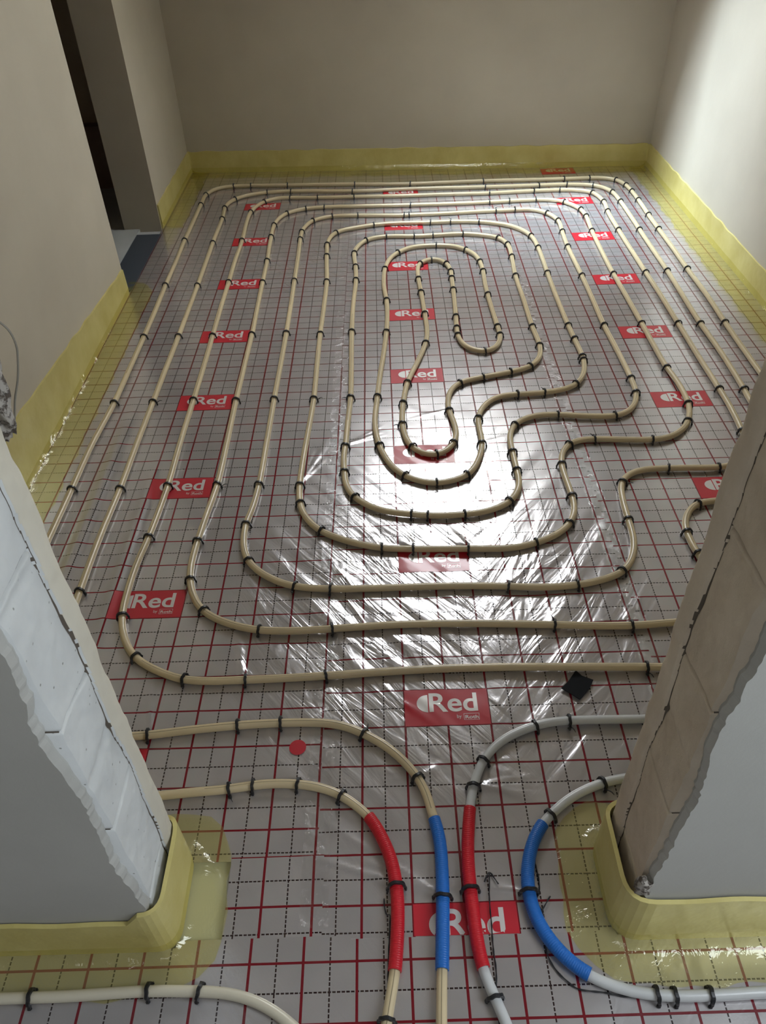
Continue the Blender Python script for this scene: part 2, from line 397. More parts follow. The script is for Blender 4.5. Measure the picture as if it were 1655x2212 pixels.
# ---------------------------------------------------------------- structure
b = MB()
b.box(-2.9, 1.9, -3.0, 4.3, -0.16, -0.012)
link('floor', b.build('floor'), [M['insul']], kind='structure')
T = 0.2
b = MB()
b.box(LX - T, LX, PF, 2.35, -0.012, 2.75); b.box(LX - T, LX, 3.13, 4.3, -0.012, 2.75); b.box(LX - T, LX, 2.35, 3.13, 2.05, 2.75)
link('wall_left', b.build('wall_left'), [M['plaster']], kind='structure')
b = MB(); b.box(RX, RX + T, PF - 0.17, 4.3, -0.012, 2.75)
link('wall_right', b.build('wall_right'), [M['plaster']], kind='structure')
b = MB(); b.prism([(LX - T, back_y(LX - T)), (RX + T, back_y(RX + T)), (RX + T, 4.4), (LX - T, 4.4)], -0.012, 1.75)
link('wall_back', b.build('wall_back'), [M['plaster']], kind='structure')
# ceiling: sloping part with the roof window shaft, flat part over room and hall
yf = 3.975 - (CEIL - KNEE) / PITCHR
b = MB()
def sl(x, y, d=0.0): p = Vector((x, y, roof_z(y))) + n_up * d; return tuple(p)
X0, X1 = LX - T, RX + T
for (xa, xb, ya, yb) in ((X0, WX0, yf, 4.2), (WX1, X1, yf, 4.2), (WX0, WX1, yf, WY0), (WX0, WX1, WY1, 4.2)):
    b.quad(sl(xa, ya), sl(xb, ya), sl(xb, yb), sl(xa, yb))
for (p, q) in (((WX0, WY0), (WX1, WY0)), ((WX1, WY0), (WX1, WY1)), ((WX1, WY1), (WX0, WY1)), ((WX0, WY1), (WX0, WY0))):
    b.quad(sl(*p), sl(*q), sl(*q, SH), sl(*p, SH))
b.box(-2.9, X1, -3.0, yf, CEIL, CEIL + 0.1)
for (xa, xb, ya, yb) in ((X0, WX0, yf, 4.3), (WX1, X1, yf, 4.3), (WX0, WX1, yf, WY0), (WX0, WX1, WY1, 4.3)):
    b.quad(sl(xa, ya, SH), sl(xb, ya, SH), sl(xb, yb, SH), sl(xa, yb, SH))
b.quad((-2.9, yf, CEIL + .1), (X0, yf, CEIL + .1), (X0, 4.4, CEIL + .1), (-2.9, 4.4, CEIL + .1))
link('ceiling', b.build('ceiling'), [M['plaster']], kind='structure')
# roof window
b = MB(); w = 0.05
for (xa, xb, ya, yb) in ((WX0 - .02, WX1 + .02, WY0 - .02, WY0 + w), (WX0 - .02, WX1 + .02, WY1 - w, WY1 + .02), (WX0 - .02, WX0 + w, WY0, WY1), (WX1 - w, WX1 + .02, WY0, WY1)):
    for d in (SH + 0.005, SH + 0.06):
        b.quad(sl(xa, ya, d), sl(xb, ya, d), sl(xb, yb, d), sl(xa, yb, d))
wf = link('window_1', b.build('window_1'), [M['wood']], kind='structure')
b = MB(); b.quad(sl(WX0, WY0, SH + .03), sl(WX1, WY0, SH + .03), sl(WX1, WY1, SH + .03), sl(WX0, WY1, SH + .03))
link('window_pane', b.build('pane'), [M['glass']], wf)
# hall behind the camera
b = MB(); b.box(-1.9, -1.7, -3.0, PN, -0.012, CEIL); link('wall_hall_left', b.build('whl'), [M['hall_plaster']], kind='structure')
b = MB(); b.box(1.5, 1.7, -3.0, -1.5, -0.012, CEIL); b.box(1.5, 1.7, -0.55, PN, -0.012, CEIL); b.box(1.5, 1.7, -1.5, -0.55, -0.012, 1.0); b.box(1.5, 1.7, -1.5, -0.55, 2.2, CEIL)
link('wall_hall_right', b.build('whr'), [M['hall_plaster']], kind='structure')
b = MB(); b.box(-1.9, 1.7, -3.2, -3.0, -0.012, CEIL); link('wall_hall_rear', b.build('whb'), [M['hall_plaster']], kind='structure')
b = MB()
for q in ((-1.5, -1.45, 1.0, 2.2), (-0.60, -0.55, 1.0, 2.2), (-1.45, -0.60, 1.0, 1.05), (-1.45, -0.60, 2.15, 2.2), (-1.055, -0.995, 1.05, 2.15)):
    b.box(1.58, 1.64, q[0], q[1], q[2], q[3])
w2 = link('window_2', b.build('window_2'), [M['wood']], kind='structure')
b = MB(); b.box(1.605, 1.612, -1.45, -0.60, 1.05, 2.15); link('window_pane', b.build('pane2'), [M['glass']], w2)
# dark neighbouring room beyond the left doorway
b = MB(); b.box(-2.9, -2.8, 1.2, 4.3, -0.012, 2.7); b.box(-2.9, LX - T, 3.9, 4.0, -0.012, 2.7); b.box(-2.9, LX - T, 1.2, 1.3, -0.012, 2.7)
link('wall_next_room', b.build('wnr'), [M['dark_wall']], kind='structure')
b = MB(); b.box(-2.8, LX - 0.118, 2.30, 3.9, -0.012, 0.004)
link('floor_next_room', b.build('fnr'), [M['concrete']], kind='structure')
b = MB(); b.box(-2.8, LX - T - 0.01, 3.80, 3.88, 0.0, 0.35)
link('baseboard_next_room', b.build('bnr'), [mat('dark_brown_base', (0.26, 0.19, 0.15), 0.8)], kind='structure')

# the two stubs of wall beside the doorway: block core, room-side plaster bead, ragged hall-side plaster
def jamb(side, x_face, sgn, x_far, blockm, beadm):
    """sgn +1: reveal looks towards +x (left stub)"""
    H = 2.05
    name = 'wall_doorway_' + side
    b = MB()
    xa, xb = sorted((x_far, x_face - sgn * 0.012))
    b.box(xa, xb, PN + 0.016, PF - 0.006, -0.012, CEIL)
    root = link(name, b.build(name), [M['plaster']], kind='structure')
    # block faces with open joints
    ny, nz = 130, 1500
    Y = np.linspace(PN + 0.012, PF - 0.004, ny); Z = np.linspace(-0.01, H, nz)
    gy, gz = np.meshgrid(Y, Z)
    d = vnoise(gy / .05, gz / .05, 21) * 0.004 + vnoise(gy / .015, gz / .017, 22) * 0.0018
    mi = np.zeros((nz - 1, ny - 1), int)
    crack_y = PF - 0.048 + vnoise(gz / .14, gz * 0, 23) * 0.018 + vnoise(gz / .03, gz * 0, 24) * 0.003
    cr = np.abs(gy - crack_y) < 0.0013 + 0.0016 * vnoise(gz / .08, gy * 0, 27)
    for zj, sl_, wd_, dp in ((0.18, 0.05, .004, .006), (0.43, 0.02, .0035, .006), (0.545, -0.06, .013, .004), (0.675, -0.12, .0035, .006), (0.90, -0.05, .012, .004), (0.925, 0.0, .0035, .006), (1.17, 0.04, .0035, .006), (1.42, 0, .0035, .006), (1.67, 0, .0035, .006), (1.92, 0, .0035, .006)):
        zz = zj + sl_ * (gy - PF) + vnoise(gy / .05, gy * 0 + zj * 50, 25) * 0.006
        g = np.exp(-((gz - zz) / wd_) ** 2) * (gy < crack_y)
        d -= dp * g
        if wd_ < .005:
            brk = vnoise(gy / .03, gz / .03, 29) > -0.32
            cr = cr | ((np.abs(gz - zz) < 0.0019) & (gy < crack_y) & brk)
    d -= 0.0022 * np.exp(-((gy - crack_y) / 0.003) ** 2)
    cc = cr[:-1, :-1]
    mi[cc] = 1
    bd = (gy > crack_y + 0.0022)
    # bead bulges past the blocks
    e = np.clip((gy - crack_y) / 0.02, 0, 1); far = np.clip((PF - 0.004 - gy) / 0.014, 0, 1)
    d += np.where(bd, 0.008 * e ** 0.5, 0)
    d -= np.where(bd, 0.012 * (1 - far) ** 2, 0)
    m2 = bd[:-1, :-1] & bd[1:, 1:] & ~cc
    mi[m2] = 2
    xs_ = x_face + sgn * (d - 0.004); xs_[:, 0] = x_face - sgn * 0.05; gy[:, 0] = gy[:, 1]
    V = np.stack([xs_.ravel(), gy.ravel(), gz.ravel()], 1)
    idx = np.arange(nz * ny).reshape(nz, ny)
    q = np.stack([idx[:-1, :-1].ravel(), idx[:-1, 1:].ravel(), idx[1:, 1:].ravel(), idx[1:, :-1].ravel()], 1)
    if sgn < 0: q = q[:, ::-1]
    me = mesh('reveal', V, q.tolist(), True)
    me.polygons.foreach_set('material_index', mi.ravel().astype(np.int32))
    link('block_reveal', me, [blockm, M['crack'], beadm], root)
    # hall plaster with a broken edge
    zs = np.linspace(-0.01, CEIL, 700)
    edge = vnoise(zs / .17, zs * 0, 31 + int(sgn)) * 0.020 + vnoise(zs / .035, zs * 0, 35) * 0.008 + vnoise(zs / .010, zs * 0, 36) * 0.005
    ex = x_face - sgn * (0.016 - edge * 0.9)
    ex = np.where(sgn > 0, np.minimum(ex, x_face - 0.002), np.maximum(ex, x_face + 0.002))
    V = []; F = []
    yfr, ybk = PN - 0.004, PN + 0.014
    for i, z in enumerate(zs):
        V += [(x_far, yfr, z), (ex[i] - sgn * 0.004, yfr, z), (ex[i], ybk - 0.006, z), (ex[i] - sgn * 0.001, ybk, z)]
    for i in range(len(zs) - 1):
        for k in range(3):
            q_ = (i * 4 + k, i * 4 + k + 1, i * 4 + 5 + k, i * 4 + 4 + k)
            F.append(q_ if sgn > 0 else q_[::-1])
    me = mesh('hall_plaster', V, F)
    link('plaster_coat', me, [M['hall_plaster']], root)
    if side == 'right':      # small curl of plaster left hanging low on the edge
        bm = bmesh.new(); bmesh.ops.create_icosphere(bm, subdivisions=4, radius=1.0)
        Q = np.array([v.co[:] for v in bm.verts]); nz_ = vnoise(Q[:, 0] * 2 + 9, Q[:, 2] * 3 + Q[:, 1] * 2, 91)
        for v, q_, n_ in zip(bm.verts, Q, nz_): v.co = (0.392 + q_[0] * .014 * (1 + .5 * n_), PN - 0.004 + q_[1] * .012 * (1 + .5 * n_), 0.205 + q_[2] * .028 * (1 + .6 * n_))
        me = bpy.data.meshes.new('plaster_curl'); bm.to_mesh(me); bm.free()
        me.polygons.foreach_set('use_smooth', [True] * len(me.polygons)); link('plaster_curl', me, [M['mortar']], root)
    return root
jamb('left', DL, 1, -1.9, M['block'], M['bead'])
jamb('right', DR, -1, 1.8, M['shaded_block'], M['shaded_block'])
b = MB(); b.box(DL - 0.1, DR + 0.1, PN, PF, 2.05, CEIL + 0.05)
link('wall_doorway_lintel', b.build('lintel'), [M['plaster']], kind='structure')

# ---------------------------------------------------------------- foil sheets
ok_L = lambda x, y: in_room(x, y) & ((x < -0.19) | (y < -10)) & ~((y < PF) )
center = sheet('foil_sheet', (0, 0), 0, -0.23, 0.65, -0.46, 4.0, 0.0, lambda x, y: (in_room(x, y) & (x < 0.62)) | (in_door(x, y) & (y > -0.46)), 0.0055, [M['foil']],
               label='silver grid foil sheet running down the middle of the room under the spiral centre', category='foil', group='grid foil sheets on the floor')
leftf = sheet('foil_sheet', (-0.7942, 0.3606), -0.0033, -0.43, 0.605, -0.78, 3.7, 0.0006, lambda x, y: (in_room(x, y) & (x < -0.188) & (y > PF)) | ((x < -0.188) & (x > DL + .006) & (y > -0.305) & (y <= PF)), 0.006, [M['foil']],
              label='silver grid foil sheet along the left wall and doorway', category='foil', group='grid foil sheets on the floor')
rightf = sheet('foil_sheet', (0.9419, 0.7796), -0.0054, -0.36, 0.68, -1.1, 3.2, -0.0005, lambda x, y: in_room(x, y) & (x > 0.60) & (y > PF), 0.008, [M['foil']],
               label='silver grid foil sheet along the right wall', category='foil', group='grid foil sheets on the floor')
cut = sheet('foil_offcut', (0, 0.004), 0.008, -0.37, -0.18, -0.465, -0.30, 0.0012, lambda x, y: y > -0.462, 0.005, [M['foil']],
            label='small silver grid foil offcut beside the left doorway jamb', category='foil', group='grid foil sheets on the floor')
hallf = sheet('foil_sheet', (-0.308, -0.5), 0.004, -1.3, 1.8, -0.62, 0.045, 0.0016, lambda x, y: (y < -0.4575) & ((y < PN - 0.008) | ((x > DL + 0.01) & (x < DR - 0.01))), 0.0065, [M['foil']],
              label='silver grid foil sheet lying across the doorway in the hall', category='foil', group='grid foil sheets on the floor')

# printed labels: red block with the lettering left silver
def text_verts(txt, size, off=0.0, space=1.0):
    cu = bpy.data.curves.new('lettering', 'FONT'); cu.body = txt; cu.size = size; cu.offset = off; cu.space_character = space
    cu.resolution_u = 6
    ob = bpy.data.objects.new('lettering', cu); COL.objects.link(ob)
    bpy.context.view_layer.update()
    me = bpy.data.meshes.new_from_object(ob.evaluated_get(bpy.context.evaluated_depsgraph_get()))
    bpy.data.objects.remove(ob); bpy.data.curves.remove(cu)
    V = [tuple(v.co[:2]) for v in me.vertices]; F = [tuple(p.vertices) for p in me.polygons]
    bpy.data.meshes.remove(me)
    return V, F
def logo_shapes():
    shapes = []
    V, F = text_verts('Red', 0.066, 0.0012, 1.0)
    x0, x1 = min(v[0] for v in V), max(v[0] for v in V)
    y0, y1 = min(v[1] for v in V), max(v[1] for v in V)
    sx = 0.1155 / (x1 - x0); sy2 = 0.0535 / (y1 - y0)
    shapes.append(([(0.0585 + (x - x0) * sx, 0.036 + (y - y0) * sy2) for x, y in V], F))
    # half disc in front of the R
    P = [(0.0555, 0.036)] + [(0.0555 - 0.0265 * math.sin(a), 0.0605 - 0.0245 * math.cos(a)) for a in np.linspace(0.12, math.pi - .12, 16)] + [(0.0555, 0.085)]
    shapes.append((P, [tuple(range(len(P)))[::-1]]))
    V, F = text_verts('by', 0.014)
    shapes.append(([(0.122 + x * 0.85, 0.0185 + y) for x, y in V], F))
    V, F = text_verts('Roth', 0.0125, 0.0002)
    x1 = max(v[0] for v in V)
    shapes.append(([(0.1412 + x * 0.0315 / x1, 0.0165 + y * 1.05) for x, y in V], F))
    a, c, d, e, w_ = 0.1388, 0.1752, 0.013, 0.0305, 0.0008
    for (xa, xb, ya, yb) in ((a, c, d, d + w_), (a, c, e - w_, e), (a, a + w_, d, e), (c - w_, c, d, e)):
        shapes.append(([(xa, ya), (xb, ya), (xb, yb), (xa, yb)], [(0, 1, 2, 3)]))
    # cut into small pieces so the lettering follows the foil
    bm = bmesh.new()
    for V, F in shapes:
        vs = [bm.verts.new((x, y, 0)) for x, y in V]
        for f in F:
            try: bm.faces.new([vs[i] for i in f])
            except ValueError: pass
    bmesh.ops.triangulate(bm, faces=bm.faces[:])
    for _ in range(2):
        es = [e_ for e_ in bm.edges if e_.calc_length() > 0.009]
        if es: bmesh.ops.subdivide_edges(bm, edges=es, cuts=1); bmesh.ops.triangulate(bm, faces=bm.faces[:])
    bm.normal_update()
    for f in bm.faces:
        if f.normal.z < 0: f.normal_flip()
    V = np.array([v.co[:2] for v in bm.verts]); bm.verts.index_update()
    F = [tuple(v.index for v in f.verts) for f in bm.faces]
    bm.free(); return V, F
LV, LF = logo_shapes()
def print_label(par, ly, layer, clip=None, n=0):
    ox, oy = par.location[0], par.location[1]; rot = par.rotation_euler[2]; c, s_ = math.cos(rot), math.sin(rot)
    xs = np.linspace(0, 0.2, 49); y_lo = 0.0 if clip is None else clip
    ys = np.linspace(y_lo, 0.1, max(4, int((0.1 - y_lo) / 0.0042)))
    gx, gy = np.meshgrid(xs, ys)
    P = np.stack([gx.ravel(), gy.ravel()], 1)
    nx = len(xs); F = [(j * nx + i, j * nx + i + 1, (j + 1) * nx + i + 1, (j + 1) * nx + i) for j in range(len(ys) - 1) for i in range(nx - 1)]
    L, LFF = LV, LF
    if clip is not None: LFF = [f for f in LF if min(LV[i][1] for i in f) > clip]
    n0 = len(P); A_ = np.concatenate([P, L]); A_[:, 1] += ly
    wx, wy = ox + A_[:, 0] * c - A_[:, 1] * s_, oy + A_[:, 0] * s_ + A_[:, 1] * c
    z = relief(wx, wy) + layer; z[:n0] += 0.0005; z[n0:] += 0.0010
    VV = np.column_stack([A_, z])
    o = link('printed_label', mesh('printed_label', VV[:n0], F, True), [M['red_print']], par)
    link('lettering', mesh('lettering', VV[n0:], LFF, True), [M['foil_plain']], o, label='silver lettering')
for k in range(8): print_label(center, 0.5 * k, 0.0)
print_label(center, -0.5, 0.0, clip=0.0415)
for k in range(-1, 7): print_label(leftf, 0.5 * k, 0.0006)
for k in range(-1, 7): print_label(rightf, 0.5 * k, -0.0005)
# small round print
a = np.linspace(0, 2 * math.pi, 28, endpoint=False)
V = [(-0.249 + 0.0195 * math.cos(t_), -0.048 + 0.0195 * math.sin(t_)) for t_ in a]; V = [(-0.249, -0.048)] + V
z = relief(np.array([v[0] for v in V]), np.array([v[1] for v in V])) + 0.0022
me = mesh('red_dot', [(v[0], v[1], float(z.max()) * .5 + zz * .5) for v, zz in zip(V, z)], [(0, i + 1, (i + 1) % 28 + 1) for i in range(28)], True)
link('red_dot_sticker', me, [M['red_print']], label='small round red dot on the foil between the two lowest cream pipes', category='sticker')

# ---------------------------------------------------------------- yellow edge strips with loose film
def offset(path, d):
    P = np.array(path); n = len(P); out = []
    for i in range(n):
        a = P[max(i - 1, 0)]; c = P[min(i + 1, n - 1)]; t1 = P[i] - a; t2 = c - P[i]
        t1 = t1 / (np.linalg.norm(t1) or 1); t2 = t2 / (np.linalg.norm(t2) or 1)
        if i == 0: t1 = t2
        if i == n - 1: t2 = t1
        n1 = np.array([-t1[1], t1[0]]); n2 = np.array([-t2[1], t2[0]])
        m_ = n1 + n2; m_ /= np.linalg.norm(m_); out.append(P[i] + m_ * d / max(0.5, m_ @ n1))
    return np.array(out)
def rounded(path, r, k=7):
    """round each corner; r per vertex"""
    out = [path[0]]
    for i in range(1, len(path) - 1):
        p, q, s_ = map(np.array, (path[i - 1], path[i], path[i + 1])); rr = r[i]
        a = (p - q) / np.linalg.norm(p - q); c = (s_ - q) / np.linalg.norm(s_ - q)
        for t_ in np.linspace(0, 1, k):
            out.append(tuple((q + a * rr) * (1 - t_) ** 2 + q * 2 * t_ * (1 - t_) + (q + c * rr) * t_ ** 2))
    out.append(path[-1]); return out
def densify(path, step=0.025):
    out = []
    for p, q in zip(path[:-1], path[1:]):
        n = max(1, int(math.dist(p, q) / step))
        out += [tuple(np.array(p) * (1 - i / n) + np.array(q) * i / n) for i in range(n)]
    return out + [path[-1]]
def edge_strip(path, hfun, wfun, label, th=0.008):
    """path: wall foot, the room on its left side"""
    path = densify(path); P0 = np.array(path); P1 = offset(path, th); n = len(path)
    V = []; F = []
    for i in range(n):
        h_ = hfun(*P0[i]) + 0.004 * math.sin(i * 0.9) * (0.5 + 0.5 * math.sin(i * .23))
        V += [(*P1[i], -0.004), (*(P1[i] + (P1[i] - P0[i]) * 0.25), 0.03), (*P1[i], h_), (*P0[i], h_), (*P0[i], -0.004)]
    for i in range(n - 1):
        for k in range(4): F.append((i * 5 + k + 5, i * 5 + k + 6, i * 5 + k + 1, i * 5 + k)[::-1])
    F += [(0, 1, 2, 3, 4)[::-1], tuple((n - 1) * 5 + k for k in range(5))]
    root = link('edge_strip', None, (), label=label, category='edge strip', group='yellow edge insulation strips')
    link('foam_strip', mesh('foam_strip', V, F, False), [M['yellow']], root)
    # film flap over the foil
    cols = 11; V = []; F = []
    for j in range(cols):
        t_ = j / (cols - 1)
        if j == 0: Q = offset(path, th + 0.001)
        else:
            Q = np.array([offset_pt for offset_pt in offset(path, th + 0.001)])
            dirs = offset(path, th + 0.012) - Q
            dirs /= np.linalg.norm(dirs, axis=1)[:, None]
            wv = np.array([wfun(*p) for p in P0]); wv = smooth_path(wv[:, None], 6)[:, 0]
            wv = wv * (1 + 0.05 * np.sin(np.arange(n) * 0.7) + 0.04 * np.sin(np.arange(n) * 1.9))
            Q = Q + dirs * (wv * t_)[:, None]
        zz = relief(Q[:, 0], Q[:, 1]) + 0.0032 + 0.028 * (1 - t_) ** 6 + 0.0022 * np.abs(vnoise(Q[:, 0] / .03, Q[:, 1] / .03, 41)) * 2
        V += [(*q, float(z_)) for q, z_ in zip(Q, zz)]
    for j in range(cols - 1):
        for i in range(n - 1): F.append((j * n + i, j * n + i + 1, (j + 1) * n + i + 1, (j + 1) * n + i))
    link('film_flap', mesh('film_flap', V, F, True), [M['yellow_film']], root)
    return root
hl = lambda x, y: (0.125 if y > 2.4 or x > -1 else 0.118 + 0.07 * max(0, 2.35 - y)) if y > -0.2 else (0.125 if x < -0.5 else 0.16)
wl = lambda x, y: 0.105 if y > -0.2 else 0.078
# path order keeps the room on the left of travel
pl = rounded([(LX - 0.07, 2.352), (LX, 2.352), (LX, PF), (DL + 0.008, PF), (DL + 0.008, PN - 0.006), (-1.65, PN - 0.006)], [0, 0.012, 0.03, 0.03, 0.035, 0])
edge_strip(pl, hl, wl, 'yellow foam edge strip around the left doorway jamb and along the left wall')
pl = rounded([(1.49, PN - 0.006), (DR - 0.012, PN - 0.008), (DR - 0.012, PF), (RX, PF), (RX, back_y(RX)), (LX, back_y(LX)), (LX, 3.135)], [0, 0.045, 0.03, 0.03, 0.02, 0.02, 0])
edge_strip(pl, hl, wl, 'yellow foam edge strip around the back wall, right wall and right doorway jamb')

# clear tape over the seams
def tape(x0, x1, y0, y1, dz, label, step=0.012):
    nx, ny = max(3, int((x1 - x0) / 0.007)), int((y1 - y0) / step)
    gx, gy = np.meshgrid(np.linspace(x0, x1, nx), np.linspace(y0, y1, ny))
    gz = relief(gx.ravel(), gy.ravel()).reshape(gx.shape) + dz + 0.0012 * np.abs(vnoise(gx / .012, gy / .02, 51))
    gx = gx + vnoise(gy / .05, gx * 0, 52) * 0.004
    idx = np.arange(nx * ny).reshape(ny, nx)
    q = np.stack([idx[:-1, :-1].ravel(), idx[:-1, 1:].ravel(), idx[1:, 1:].ravel(), idx[1:, :-1].ravel()], 1)
    link('clear_tape', mesh('clear_tape', np.stack([gx.ravel(), gy.ravel(), gz.ravel()], 1), q.tolist(), True), [M['clear_tape']],
         label=label, category='tape', group='clear tape over the foil seams')
tape(-0.222, -0.165, -0.44, 3.6, 0.0022, 'long clear crinkled tape over the seam left of the spiral centre')
tape(0.59, 0.645, PF + 0.02, 3.4, 0.0015, 'long clear crinkled tape over the seam right of the spiral centre')

